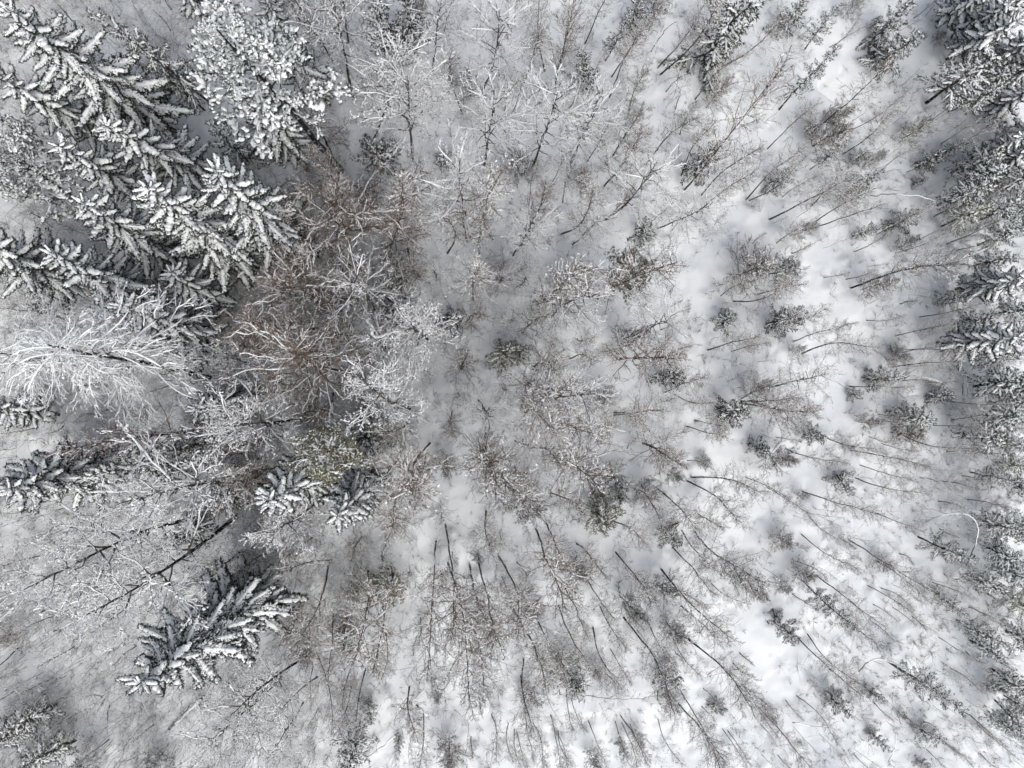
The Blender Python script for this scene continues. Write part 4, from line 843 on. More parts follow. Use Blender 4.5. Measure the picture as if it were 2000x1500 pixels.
F|36.87|-16.62|-0.04|-0.08|2.73|1|-|low frosted shrub below the arched white birch, second of four
sp|36.86|-14.39|-1.76|0.64|5.83|1.4|-|slim frosted conifer below the arched white birch, nearest of three
sp|37.15|-19.12|-1.71|0.69|5.44|1.3|-|slim frosted conifer below the arched white birch, third of three
R|39.68|-3.48|-0.01|-0.07|2.52|1|-|small brown-twigged tree below the right-pointing spruce, second of two
R|34.41|11.83|-0.04|0.11|4.50|1|-|small brown-twigged tree lower right of the lone olive-tinged bush, nearest of two
R|-10.95|11.22|-0.21|-0.22|7.38|1.1|-|bushy brown-twigged tree right of the snowy row of three, second of three
R|-10.39|6.60|-0.13|-0.21|8.07|1.1|-|bushy brown-twigged tree lower right of the snowy row of three, third of three
R|-8.69|1.86|0.08|0.32|10.76|1.1|-|bushy brown-twigged tree upper left of the pale broom-shaped tree, nearest of three
R|-10.07|-0.46|-0.01|0.28|9.56|1|-|bushy brown-twigged tree upper left of the olive pine, nearest of two
R|-13.14|-4.16|-0.09|0.33|7.33|1|-|bushy brown-twigged tree left of the olive pine, third of four
R|-7.41|11.04|-0.15|-0.10|7.50|1|-|bushy brown-twigged tree lower left of the twin-trunked frosted tree, second of two
R|-10.88|-8.58|-0.26|0.36|7.65|1|-|bushy brown-twigged tree lower left of the olive pine, nearest of three"""
ROWS = [r.split('|') for r in TREES.strip().split('\n')]
BASES = [(float(r[1]), float(r[2]), r[0], float(r[5])) for r in ROWS]
# ------------------------------------------------------------------ terrain
TRENCH = [(25.70, 20.86, 0.00), (26.42, 20.38, 0.00), (26.99, 20.10, 0.00), (27.74, 19.65, 0.00), (28.35, 19.33, 0.00), (29.19, 18.73, 0.00)]
def seg_d(x, y):
    best = 9.0
    for (ax, ay, _), (bx, by, _) in zip(TRENCH[:-1], TRENCH[1:]):
        ux, uy = bx - ax, by - ay; t = max(0, min(1, ((x - ax) * ux + (y - ay) * uy) / (ux * ux + uy * uy)))
        best = min(best, math.hypot(x - ax - t * ux, y - ay - t * uy))
    return best
def ground_z(x, y):
    n = noise.noise
    z = 0.34 * n((x * 0.16, y * 0.16, 1.7)) + 0.15 * n((x * 0.5, y * 0.5, 9.1)) + 0.09 * n((x * 1.3, y * 1.3, 4.2)) + 0.035 * n((x * 3.1, y * 3.1, 6.4))
    z += 0.10 * max(0.0, n((x * 0.8, y * 0.8, 31.0)) - 0.15)
    if 20 < x < 34 and 12 < y < 26: z -= 0.65 * math.exp(-(seg_d(x, y) / 0.27) ** 4)
    return z
def build_ground():
    x0, x1, y0, y1, st = -38.0, 48.0, -34.0, 34.0, 0.17
    xs = np.concatenate([[-600, -300, -150, -80, -50], np.arange(x0, x1, st), [56, 80, 150, 300, 600]])
    ys = np.concatenate([[-600, -300, -150, -80, -46], np.arange(y0, y1, st), [46, 80, 150, 300, 600]])
    v = np.array([(x, y, ground_z(x, y)) for y in ys for x in xs]); nx, ny = len(xs), len(ys)
    for bx, by, k, h in BASES:                                   # snow sinks round the stems
        if k in ('s', 'b'): continue
        r = 0.3 + 0.02 * h; i0, i1 = np.searchsorted(xs, [bx - 1.5, bx + 1.5]); j0, j1 = np.searchsorted(ys, [by - 1.5, by + 1.5])
        q = v.reshape(ny, nx, 3)[j0:j1, i0:i1]; q[..., 2] -= (0.18 + 0.014 * h) * np.exp(-((q[..., 0] - bx) ** 2 + (q[..., 1] - by) ** 2) / r ** 2)
    rg = np.random.default_rng(3)
    for _ in range(4200):                                        # clumps dropped from the branches, pocks and buried tussocks
        bx, by = rg.uniform(-36, 44), rg.uniform(-31, 31); r = rg.uniform(0.14, 0.36); a = rg.normal() * 0.10
        i0, i1 = np.searchsorted(xs, [bx - 1.2, bx + 1.2]); j0, j1 = np.searchsorted(ys, [by - 1.2, by + 1.2])
        q = v.reshape(ny, nx, 3)[j0:j1, i0:i1]; q[..., 2] += a * np.exp(-((q[..., 0] - bx) ** 2 + (q[..., 1] - by) ** 2) / r ** 2)
    i = np.arange(nx * ny).reshape(ny, nx)
    f = np.stack([i[:-1, :-1], i[:-1, 1:], i[1:, 1:], i[1:, :-1]], -1).reshape(-1, 4)
    g = link('ground', to_mesh('ground', v, f, M['ground'], True)); g['kind'] = 'structure'

build_ground()

# ------------------------------------------------------------------ trunks and deciduous crowns (metres, nominal height 14)
def trunk_line(rg, H, bend=0.25, m=14):
    z = np.linspace(0, 1, m); a = rg.random() * 6.28
    p = np.zeros((m, 3)); p[:, 2] = z * H
    off = bend * np.sin(z * math.pi * (0.7 + 0.6 * rg.random())) + 0.04 * np.cumsum(rg.normal(size=m)) * 0.25
    off2 = 0.035 * np.cumsum(rg.normal(size=m)); off -= off[0] + (off[-1] - off[0]) * z; off2 -= off2[0] + (off2[-1] - off2[0]) * z
    p[:, 0] = off * math.cos(a) - off2 * math.sin(a); p[:, 1] = off * math.sin(a) + off2 * math.cos(a)
    p[0, 2] = -0.4
    return p
def trunk_mesh(name, p, r0, r1, mat, k=8):
    m = len(p); R = (r0 + (r1 - r0) * np.linspace(0, 1, m) ** 0.8); R[0] *= 1.1
    v, f = tubes(p[None], R[None], k); return to_mesh(name, v, f, mat, True)
def limb_set(rg, line, n, s0, s1, length, shape, elev, m=6, rise=0.15, wob=0.03):
    s = np.sort(s0 + (s1 - s0) * (np.arange(n) + rg.random(n)) / n); o, t = along(line[None], s[None]); o = o[0]
    az = np.arange(n) * 2.39996 + rg.random(n) * 0.8; u = (s - s0) / max(s1 - s0, 1e-6)
    el = np.radians(elev[0] + (elev[1] - elev[0]) * u + rg.normal(size=n) * 8)
    d = np.stack([np.cos(az) * np.cos(el), np.sin(az) * np.cos(el), np.sin(el)], -1)
    L = length * shape(u) * (0.7 + 0.6 * rg.random(n)); q = np.linspace(0, 1, m)
    P = o[:, None] + L[:, None, None] * (q[None, :, None] * d[:, None] + rise * (q ** 2)[None, :, None] * np.array([0, 0, 1.]))
    return P + wob * L[:, None, None] * np.cumsum(rg.normal(size=P.shape), 1) * 0.4 * (q > 0)[None, :, None]
def crown_parts(rg, line, kind):
    """returns (wood buf, snow buf) for a joined crown"""
    W, S = Buf(), Buf()
    if kind == 'B':
        P1 = limb_set(rg, line, 30, 0.36, 0.98, 1.4, lambda u: 0.35 + 0.75 * np.sin(np.pi * np.clip(u * 0.85 + 0.12, 0, 1)), (38, 62), rise=0.12)
        P2 = shoots(rg, P1, 9, 0.12, 1, 0.45, 42, 4, 0.02); P3 = shoots(rg, P2, 4, 0.2, 1, 0.55, 45, 3, -0.05)
        W.add(*tubes(P1, radii(len(P1), 6, 0.015, 0.005), 4)); W.add(*tubes(P2, radii(len(P2), 4, 0.008, 0.004), 3)); W.add(*tubes(P3, radii(len(P3), 3, 0.005, 0.003), 3))
        S.add(*snow_on(rg, P1, 0.018, 0.45, s0=0.2, s1=0.9, k=4)); S.add(*snow_on(rg, P2, 0.015, 0.45, k=3)); S.add(*snow_on(rg, P3, 0.012, 0.28, k=3))
        S.add(*blobs(rg, P3[rg.random(len(P3)) < 0.08][:, -1], 0.026, 4))
    elif kind == 'F':
        P1 = limb_set(rg, line, 24, 0.30, 0.98, 2.6, lambda u: 0.4 + 0.7 * np.sin(np.pi * np.clip(u * 0.8 + 0.15, 0, 1)), (25, 60), rise=0.12, wob=0.05)
        P2 = shoots(rg, P1, 8, 0.15, 1, 0.42, 45, 4, 0.0); P3 = shoots(rg, P2, 6, 0.15, 1, 0.5, 48, 3, -0.05)
        W.add(*tubes(P1, radii(len(P1), 6, 0.03, 0.008), 4)); W.add(*tubes(P2, radii(len(P2), 4, 0.011, 0.005), 3)); W.add(*tubes(P3, radii(len(P3), 3, 0.006, 0.003), 3))
        S.add(*snow_on(rg, P1, 0.034, 0.95, k=4, lift=0.9)); S.add(*snow_on(rg, P2, 0.022, 0.85, k=3)); S.add(*snow_on(rg, P3, 0.016, 0.55, k=3))
        S.add(*blobs(rg, P3[rg.random(len(P3)) < 0.10][:, -1], 0.026, 4))
    elif kind == 'R':
        P1 = limb_set(rg, line, 30, 0.14, 0.97, 2.5, lambda u: 1.05 - 0.6 * u, (38, 72), rise=0.2)
        P2 = shoots(rg, P1, 8, 0.15, 1, 0.42, 34, 4, 0.08); P3 = shoots(rg, P2, 9, 0.15, 1, 0.6, 38, 3, 0.04)
        W.add(*tubes(P1, radii(len(P1), 6, 0.028, 0.008), 4)); W.add(*tubes(P2, radii(len(P2), 4, 0.012, 0.006), 3)); W.add(*tubes(P3, radii(len(P3), 3, 0.006, 0.0035), 3))
        S.add(*snow_on(rg, P1, 0.028, 0.6, k=4)); S.add(*snow_on(rg, P2, 0.02, 0.4, k=4)); S.add(*snow_on(rg, P3, 0.014, 0.26, k=3))
        S.add(*blobs(rg, P3[rg.random(len(P3)) < 0.05][:, -1], 0.026, 4))
    if kind == 'b':
        P1 = limb_set(rg, line, 34, 0.03, 0.9, 1.7, lambda u: 1.05 - 0.65 * u, (30, 70), rise=0.1)
        P2 = shoots(rg, P1, 8, 0.15, 1, 0.45, 38, 4, 0.0); P3 = shoots(rg, P2, 9, 0.1, 1, 0.6, 42, 3, 0.0)
        W.add(*tubes(P1, radii(len(P1), 6, 0.02, 0.006), 3)); W.add(*tubes(P2, radii(len(P2), 4, 0.013, 0.006), 3)); W.add(*tubes(P3, radii(len(P3), 3, 0.009, 0.004), 3))
        S.add(*snow_on(rg, P1, 0.024, 0.5, k=3)); S.add(*snow_on(rg, P2, 0.026, 0.4, k=4)); S.add(*snow_on(rg, P3, 0.024, 0.22, k=3)); S.add(*blobs(rg, P3[rg.random(len(P3)) < 0.05][:, -1], 0.04, 4))
    return W, S
LIB = {}
def decid_variant(kind, i):
    rg = np.random.default_rng(hash_seed(kind, i)); line = trunk_line(rg, 4.0 if kind == 'b' else 14.0, {'B': 0.55, 'F': 0.4, 'R': 0.3, 'b': 0.2}[kind] * (0.3 + rg.random()))
    r0 = {'B': 0.07, 'F': 0.09, 'R': 0.09, 'b': 0.05}[kind]
    W, S = crown_parts(rg, line, kind)
    return dict(trunk=trunk_mesh(kind + '_trunk', line, r0, 0.012, M['birch' if kind != 'R' else 'bark']), wood=W.arrays(), snow=bmesh_of(kind + '_snow', S, M['frost' if kind == 'F' else 'dust' if kind == 'B' else 'dust']))
def hash_seed(k, i): return sum(ord(c) * 131 for c in k) * 1000 + i * 17 + 5
def wood_mesh(d, key, mat):
    kk = 'wood_' + key
    if kk not in d: d[kk] = to_mesh('crown', *d['wood'], mat)
    return d[kk]
for k, n in (('B', 9), ('F', 6), ('R', 5), ('b', 6)): LIB[k] = [decid_variant(k, i) for i in range(n)]

# ------------------------------------------------------------------ spruce boughs (unit: metres, along +X, nominal length L)
def bough_lines(rg, L, n_side, droop, side_len):
    q = np.linspace(0, 1, 8); ax = np.zeros((1, 8, 3)); ax[0, :, 0] = q * L
    ax[0, :, 2] = L * (-droop * q + droop * 0.75 * q ** 2.4); ax[0, :, 1] = L * 0.05 * rg.normal() * q ** 2
    s = (np.arange(n_side) + 0.3 + 0.5 * rg.random(n_side)) / n_side * 0.94 + 0.04
    o, t = along(ax, s[None]); o, t = o[0], t[0]; sg = np.where(np.arange(n_side) % 2 == 0, 1.0, -1.0)
    an = np.radians(52 - 22 * s + rg.normal(size=n_side) * 6)
    d = np.stack([np.cos(an), sg * np.sin(an), -0.10 - 0.25 * rg.random(n_side)], -1)
    ln = L * side_len * (np.minimum(s / 0.22, 1.0)) * (1.08 - 0.85 * s) * (0.75 + 0.5 * rg.random(n_side))
    qq = np.linspace(0, 1, 6)
    Sd = o[:, None] + ln[:, None, None] * (qq[None, :, None] * d[:, None] + (qq ** 2)[None, :, None] * np.array([0.12, 0, -0.18]))
    return ax, Sd
def tufts(rg, B, P, step, ln, wd):
    """needles round polylines"""
    L = np.linalg.norm(np.diff(P, axis=1), axis=-1).sum(1)
    for p, l in zip(P, L):
        c = max(3, int(l / step)); s = rg.random(c)[None]; o, t = along(p[None], s)
        d = norm(t[0] * 0.75 + rg.normal(size=(c, 3)) * 0.62 + np.array([0, 0, -0.12])); B.add(*blades(rg, o[0], d, ln, wd))
def spruce_bough(i, L, n_side, small=False):
    rg = np.random.default_rng(700 + i); W, S = Buf(), Buf()
    ax, sd = bough_lines(rg, L, n_side, 0.34 + 0.2 * rg.random(), 0.20 + 0.10 * rg.random())
    W.add(*tubes(ax, radii(1, 8, 0.028, 0.006), 5)); W.add(*tubes(sd, radii(len(sd), 6, 0.009, 0.003), 3))
    ss = shoots(rg, sd, 6, 0.15, 0.95, 0.40, 42, 3, -0.1)
    tufts(rg, W, ax, 0.012, 0.19, 0.022); tufts(rg, W, sd, 0.012, 0.16, 0.022); tufts(rg, W, ss, 0.022, 0.13, 0.02)
    S.add(*snow_on(rg, ax, 0.105, 1, 0.45, 0.6, 6, 22, 0.05, 1.0, 0.5, 0.6)); S.add(*snow_on(rg, sd, 0.060, 0.95, 0.5, 0.7, 5, 9, 0.0, 0.98, 0.4, 0.6))
    S.add(*snow_on(rg, ss, 0.034, 0.7, 0.45, 0.6, 4, 4, 0.1, 1.0, 0.4, 0.7))
    return W, S
def pine_bough(i, L, olive=False):
    rg = np.random.default_rng(900 + i); W, S = Buf(), Buf()
    q = np.linspace(0, 1, 7); ax = np.zeros((1, 7, 3)); ax[0, :, 0] = q * L; ax[0, :, 2] = L * (0.15 * q - 0.22 * q ** 2); ax[0, 1:, 1:] += 0.06 * rg.normal(size=(6, 2)) * L * 0.5
    P2 = shoots(rg, ax, 11, 0.3, 1, 0.42, 45, 4, -0.02, taper=0.3); P3 = shoots(rg, P2, 4, 0.35, 1, 0.5, 42, 3, 0.05)
    W.add(*tubes(ax, radii(1, 7, 0.045, 0.012), 5)); W.add(*tubes(P2, radii(len(P2), 4, 0.014, 0.006), 4)); W.add(*tubes(P3, radii(len(P3), 3, 0.008, 0.004), 3))
    E = np.concatenate([P2[:, -1], P3[:, -1], P3[:, 1]])
    D = norm(rg.normal(size=(len(E), 34, 3)) + np.array([0, 0, 0.15])); W.add(*blades(rg, np.repeat(E, 34, 0), D.reshape(-1, 3), 0.15, 0.008))
    Et = E[rg.random(len(E)) < (0.45 if olive else 0.75)]
    S.add(*pads(rg, Et + rg.normal(size=Et.shape) * 0.05 + np.array([0, 0, 0.06]), 0.042 if olive else 0.056))
    if not olive: S.add(*snow_on(rg, P3, 0.072, 0.95, 0.5, 0.6, 5, 6, 0.2, 1.0))
    S.add(*snow_on(rg, P2, 0.045, 0.8)); S.add(*snow_on(rg, ax, 0.06, 1))
    return W, S
def frost_limb(i, L, brown=False, curly=False):
    rg = np.random.default_rng(1100 + i + 50 * brown + 90 * curly); W, S = Buf(), Buf(); m = 9
    q = np.linspace(0, 1, m); ax = np.zeros((1, m, 3)); ax[0, :, 0] = q * L
    if curly:
        ph = rg.random() * 6.28; ax[0, :, 2] = L * (0.25 * np.sin(q * 3.6) - 0.45 * q ** 2.2); ax[0, :, 1] = L * 0.16 * np.sin(q * 5 + ph) * q
    else:
        ax[0, :, 2] = L * (0.10 * q ** 2); ax[0, :, 1:] += (np.cumsum(rg.normal(size=(m, 2)), 0) * 0.035 * L) * q[:, None]
    P2 = shoots(rg, ax, 9, 0.15, 1, 0.42, 46, 6, -0.45 if curly else 0.02, 0.07)
    P3 = shoots(rg, P2, 5 + 3 * brown, 0.2, 1, 0.5, 48, 5, -0.5 if curly else 0.0); P4 = shoots(rg, P3, 4 + 2 * brown, 0.3, 1, 0.5, 45, 3)
    W.add(*tubes(ax, radii(1, m, 0.045, 0.012), 6)); W.add(*tubes(P2, radii(len(P2), 6, 0.017, 0.007), 4)); W.add(*tubes(P3, radii(len(P3), 5, 0.009, 0.004), 3)); W.add(*tubes(P4, radii(len(P4), 3, 0.006, 0.003), 3))
    a, b, c, d = (0.6, 0.5, 0.35, 0.14) if brown else (1, 0.95, 0.7, 0.3) if not curly else (1, 1, 0.95, 0.3)
    g = 0.9 if curly else 0.5 if brown else 0.7
    S.add(*snow_on(rg, ax, 0.052 * g, a, 0.25, 0.75, 6, 12)); S.add(*snow_on(rg, P2, 0.034 * g, b, 0.3, 0.7, 5, 7)); S.add(*snow_on(rg, P3, 0.023 * g, c, 0.3, 0.7, 4)); S.add(*snow_on(rg, P4, 0.015 * g, d, 0.3, 0.7, 3))
    if not brown: S.add(*blobs(rg, P4[rg.random(len(P4)) < 0.15][:, -1], 0.04, 4))
    return W, S
def lib_pair(name, pairs, wm, sm): return [(bmesh_of(name, a, wm), bmesh_of(name + '_snow', b, sm, True)) for a, b in pairs]
LIB['bough'] = lib_pair('bough', [spruce_bough(i, 2.6, 40) for i in range(7)], M['needle'], M['snow'])
LIB['bough_small'] = lib_pair('bough', [spruce_bough(20 + i, 1.1, 15) for i in range(5)], M['needle'], M['snow'])
LIB['pine'] = lib_pair('pine_bough', [pine_bough(i, 2.4) for i in range(5)], M['needle'], M['snow'])
LIB['pine_olive'] = lib_pair('pine_bough', [pine_bough(10 + i, 2.0, True) for i in range(4)], M['needle_olive'], M['snow'])
LIB['limb'] = lib_pair('limb', [frost_limb(i, 3.4) for i in range(6)], M['limb'], M['frost'])
LIB['limb_brown'] = lib_pair('limb', [frost_limb(i, 3.4, True) for i in range(5)], M['twig_brown'], M['frost'])
LIB['limb_curly'] = lib_pair('limb', [frost_limb(i, 3.0, False, True) for i in range(5)], M['limb'], M['snow'])
LIB['spike'] = lib_pair('limb', [frost_limb(30 + i, 1.4) for i in range(3)], M['limb'], M['snow'])

# small conifers: joined crowns built from simple boughs
def mini_conifer(i, slim):
    rg = np.random.default_rng(1500 + i + 40 * slim); W, S = Buf(), Buf(); H = 8.0 if slim else 4.0
    line = trunk_line(rg, H, 0.12); n = 40 if slim else 30; s0 = 0.26 if slim else 0.06; R = 1.0 if slim else 1.15
    s = s0 + (0.985 - s0) * (np.arange(n) + rg.random(n)) / n; o, _ = along(line[None], s[None]); o = o[0]
    for j in range(n):
        u = (s[j] - s0) / (1 - s0); L = R * (1.05 - u) ** 0.8 * (0.6 + 0.6 * rg.random()) + 0.12
        ax, sd = bough_lines(rg, L, max(6, int(L * 13)), 0.35, 0.36); w2, s2 = Buf(), Buf()
        w2.add(*tubes(ax, radii(1, 8, 0.018, 0.004), 3)); st = 0.026 if slim else 0.02
        tufts(rg, w2, ax, st, 0.14, 0.017); tufts(rg, w2, sd, st, 0.14, 0.017)
        s2.add(*snow_on(rg, ax, 0.04, 0.9, 0.4, 0.5, 4, 7, 0.1)); s2.add(*snow_on(rg, sd, 0.030, 0.72, 0.45, 0.5, 4, 4))
        el = -10 + 55 * u + rg.normal() * 8
        mt = np.array(Matrix.Rotation(j * 2.39996 + rg.random(), 3, 'Z') @ Matrix.Rotation(-math.radians(el), 3, 'Y'))
        for src, dst in ((w2, W), (s2, S)):
            v, f = src.arrays(); dst.add(v @ mt.T + o[j], f)
    return dict(trunk=trunk_mesh('trunk', line, 0.075 if slim else 0.05, 0.008, M['bark'], 6), wood=W.arrays(), snow=bmesh_of('conifer_snow', S, M['snow'], True), H=H)
LIB['s'] = [mini_conifer(i, False) for i in range(6)]; LIB['sp'] = [mini_conifer(i, True) for i in range(5)]
def straight_trunk(name, H, r, bend, seed, mat):
    line = trunk_line(np.random.default_rng(seed), H, bend); return line, trunk_mesh(name, line, r, 0.02, mat, 10)
LIB['spruce_trunk'] = [straight_trunk('trunk', 16.0, 0.19, 0.1, 60 + i, M['bark']) for i in range(3)]
LIB['pine_trunk'] = [straight_trunk('trunk', 16.0, 0.17, 0.3, 80 + i, M['bark']) for i in range(2)]
LIB['tree_trunk'] = [straight_trunk('trunk', 16.0, 0.17, 0.5, 90 + i, M['bark']) for i in range(4)]

# ------------------------------------------------------------------ planting
NAMES = {'S': ('spruce_tree', 'spruce tree', 'large snowy spruces'), 'P': ('pine_tree', 'pine tree', 'snowy pines'), 'G': ('pine_tree', 'pine tree', 'olive pines'),
         'sp': ('young_conifer', 'conifer', 'slim conifers'), 's': ('small_spruce', 'small spruce', 'small spruces on the forest floor'),
         'B': ('birch_tree', 'birch tree', 'bare birches'), 'F': ('frosted_tree', 'frosted tree', 'frosted birches and shrubs'), 'L': ('frosted_tree', 'frosted tree', 'large frosted trees'),
         'W': ('frosted_tree', 'frosted tree', 'curly frosted trees'), 'X': ('frosted_snag', 'dead tree', None), 'R': ('bare_tree', 'bare tree', 'brown bare trees'), 'b': ('snowy_bush', 'bush', 'twiggy bushes on the forest floor')}
def plant(k, x, y, dx, dy, h, label, roll):
    name, cat, group = NAMES[k]
    e = bpy.data.objects.new(name, None); COL.objects.link(e); e.empty_display_size = 0.3
    tag(e, label, cat, group)
    z = Vector((dx, dy, h)); L = z.length; z.normalize(); q = Vector((0, 0, 1)).rotation_difference(z)
    e.rotation_mode = 'QUATERNION'; e.rotation_quaternion = q @ Matrix.Rotation(roll, 3, 'Z').to_quaternion()
    e.location = (x, y, ground_z(x, y) - 0.15)
    return e, L
def lap(line, s):
    o, t = along(line[None], np.array([[s]])); return Vector(o[0, 0])
def boughed(e, L, rg, trunk_key, n, s0, s1, spread, prof, el0, el1, nominal, pick, part, wd, mat_over=None):
    """trunk plus boughs, each bough a part with its snow as sub-part"""
    line, tm = LIB[trunk_key][rg.integers(len(LIB[trunk_key]))]; k = L / 16.0
    link('trunk', tm, e, Matrix.Diagonal((k * wd, k * wd, k, 1)))
    for j in range(n):
        s = s0 + (s1 - s0) * (j + rg.random()) / n; u = (s - s0) / (s1 - s0); ln = spread * prof(u) * (0.62 + 0.72 * rg.random())
        lib, nom = pick(ln); wm, sm = lib[rg.integers(len(lib))]; c = ln / nom
        p = lap(line, s); p = Vector((p.x * k * wd, p.y * k * wd, p.z * k))
        el = math.radians(el0 + (el1 - el0) * u + rg.normal() * 7)
        mt = Matrix.Translation(p) @ Matrix.Rotation(j * 2.39996 + rg.random() * 0.6, 4, 'Z') @ Matrix.Rotation(-el, 4, 'Y') @ Matrix.Rotation(rg.normal() * 0.25, 4, 'X') @ Matrix.Diagonal((c, c * (0.85 + 0.3 * rg.random()), c, 1))
        b = link(part, wm, e, mt); link('snow', sm, b)['kind'] = 'stuff'
for i, row in enumerate(ROWS):
    k, x, y, dx, dy, h, wd, c, label = row; x, y, dx, dy, h, wd = map(float, (x, y, dx, dy, h, wd))
    rg = np.random.default_rng(5000 + i); e, L = plant(k, x, y, dx, dy, h, label, rg.random() * 6.283)
    if k in 'BFR':
        d = LIB[k][rg.integers(len(LIB[k]))]; s = L / 14.0
        hx = wd * (s if k == 'B' else s ** 0.75 if k == 'R' else s ** 0.65)        # small trees keep a wider crown
        t = min(hx, s * 1.25 + 0.1, 1.0)
        link('trunk', d['trunk'], e, Matrix.Diagonal((max(t, 0.45), max(t, 0.45), s, 1)))
        mt = Matrix.Diagonal((hx, hx, s, 1))
        key = {'B': ('twig_brown', 'twig', 'twig')[i % 3], 'F': 'limb', 'R': 'twig_brown'}[k] if c == '-' else {'r': 'twig_rust' if k == 'R' else 'twig_brown', 'o': 'needle_olive'}[c]
        link('crown', wood_mesh(d, key, M[key]), e, mt); link('snow', d['snow'], e, mt)['kind'] = 'stuff'
    elif k == 'b':
        d = LIB['b'][rg.integers(6)]; s = L / 4.0; hx = wd * s ** 0.6 * rg.uniform(0.5, 0.85); mt = Matrix.Diagonal((hx, hx * rg.uniform(0.75, 1.2), s, 1)); key = ('needle_grey', 'twig_brown', 'needle_moss', 'twig')[i % 4] if c == '-' else 'needle_olive'
        link('stem', d['trunk'], e, mt); link('crown', wood_mesh(d, key, M[key]), e, mt); link('snow', d['snow'], e, mt)['kind'] = 'stuff'
    elif k in ('s', 'sp'):
        d = LIB[k][rg.integers(len(LIB[k]))]; s = L / d['H']; hx = wd * s ** 0.6 * rg.uniform(0.68, 1.0)
        mt = Matrix.Diagonal((hx, hx * rg.uniform(0.8, 1.2), s, 1)); key = ('needle', 'needle_grey', 'needle_moss')[i % 3] if c == '-' else 'needle_olive'
        link('trunk', d['trunk'], e, mt); link('crown', wood_mesh(d, key, M[key]), e, mt); link('snow', d['snow'], e, mt)['kind'] = 'stuff'
    elif k == 'S':
        boughed(e, L, rg, 'spruce_trunk', int(34 + 4.2 * L), 0.20, 0.985, 2.3 * wd * (L / 16) ** 0.5, lambda u: ((1.03 - u) ** 0.56 + 0.02) * min(1.0, 0.42 + 3.2 * u), -40, 22, 2.6, lambda l: (LIB['bough'], 2.6) if l > 1.35 else (LIB['bough_small'], 1.1), 'bough', 1.0)
        for q in range(6):
            wm, sm = LIB['bough_small'][q % 5]; p = link('bough', wm, e, Matrix.Translation((0, 0, L * 0.985 - 0.16 * (q % 3))) @ Matrix.Rotation(q * 1.047 + rg.random(), 4, 'Z') @ Matrix.Rotation(-math.radians(34 - 10 * (q % 3)), 4, 'Y') @ Matrix.Scale(0.42 + 0.14 * (q % 3), 4)); link('snow', sm, p)['kind'] = 'stuff'
    elif k == 'P':
        boughed(e, L, rg, 'pine_trunk', 34, 0.52, 0.97, 1.75 * wd, lambda u: 0.55 + 0.6 * math.sin(math.pi * min(1, 0.2 + u * 0.75)), 0, 55, 2.4, lambda l: (LIB['pine'], 2.4), 'bough', 1.1)
    elif k == 'G':
        boughed(e, L, rg, 'pine_trunk', int(18 + L), 0.52, 0.97, 1.35 * wd * (L / 16) ** 0.3, lambda u: 0.5 + 0.6 * math.sin(math.pi * min(1, 0.2 + u * 0.75)), 0, 55, 2.0, lambda l: (LIB['pine_olive'], 2.0), 'bough', 1.0)
    elif k == 'L':
        lib = LIB['limb_brown' if c == 'r' else 'limb']
        boughed(e, L, rg, 'tree_trunk', 24, 0.32, 0.97, 2.8 * wd, lambda u: 0.5 + 0.55 * math.sin(math.pi * min(1, 0.25 + u * 0.7)), 18, 62, 3.4, lambda l: (lib, 3.4), 'limb', 0.75)
    elif k == 'W':
        boughed(e, L, rg, 'tree_trunk', 30, 0.50, 0.97, 2.1 * wd, lambda u: 0.55 + 0.5 * math.sin(math.pi * min(1, 0.25 + u * 0.7)), 15, 60, 3.0, lambda l: (LIB['limb_curly'], 3.0), 'limb', 1.0)
    elif k == 'X':
        boughed(e, L, rg, 'tree_trunk', 46, 0.2, 0.99, 1.5 * wd, lambda u: 1.0 - 0.6 * u, 5, 35, 1.4, lambda l: (LIB['spike'], 1.4), 'limb', 0.6)

# ------------------------------------------------------------------ bent saplings, snow-laden arched stems, fallen stems
def bow(name, label, cat, pts, r0, r1, snow_r, group=None, twigs=0, mat='limb', seed=1, cover=1.0):
    rg = np.random.default_rng(seed); P = np.array(pts, float)
    t = np.linspace(0, 1, len(P)); q = np.linspace(0, 1, 16); C = np.stack([np.interp(q, t, P[:, a]) for a in range(3)], -1)
    for _ in range(3): C[1:-1] = 0.25 * C[:-2] + 0.5 * C[1:-1] + 0.25 * C[2:]
    C[1:-1] += rg.normal(size=(14, 3)) * 0.03
    e = bpy.data.objects.new(name, None); COL.objects.link(e); e.location = C[0]; tag(e, label, cat, group)
    C = C - C[0]; W, S = Buf(), Buf(); W.add(*tubes(C[None], np.linspace(r0, r1, 16)[None], 6))
    link('stem', bmesh_of('stem', W, M[mat], True), e)
    S.add(*snow_on(rg, C[None], snow_r, 1, 0.25, 0.8, 6, 22, 0.02, 1.0)) if cover > 0 else None
    if twigs:
        P2 = shoots(rg, C[None], twigs, 0.25, 1, 0.22, 40, 5, -0.1); P3 = shoots(rg, P2, 5, 0.2, 1, 0.5, 42, 3)
        B = Buf(); B.add(*tubes(P2, radii(len(P2), 5, 0.014, 0.005), 4)); B.add(*tubes(P3, radii(len(P3), 3, 0.007, 0.003), 3)); link('twigs', bmesh_of('twigs', B, M['twig']), e)
        S.add(*snow_on(rg, P2, snow_r * 0.5, 0.9, 0.3, 0.7, 4)); S.add(*snow_on(rg, P3, snow_r * 0.28, 0.5, 0.3, 0.7, 3))
    if S.n: link('snow', bmesh_of('snow', S, M['snow'], True), e)['kind'] = 'stuff'
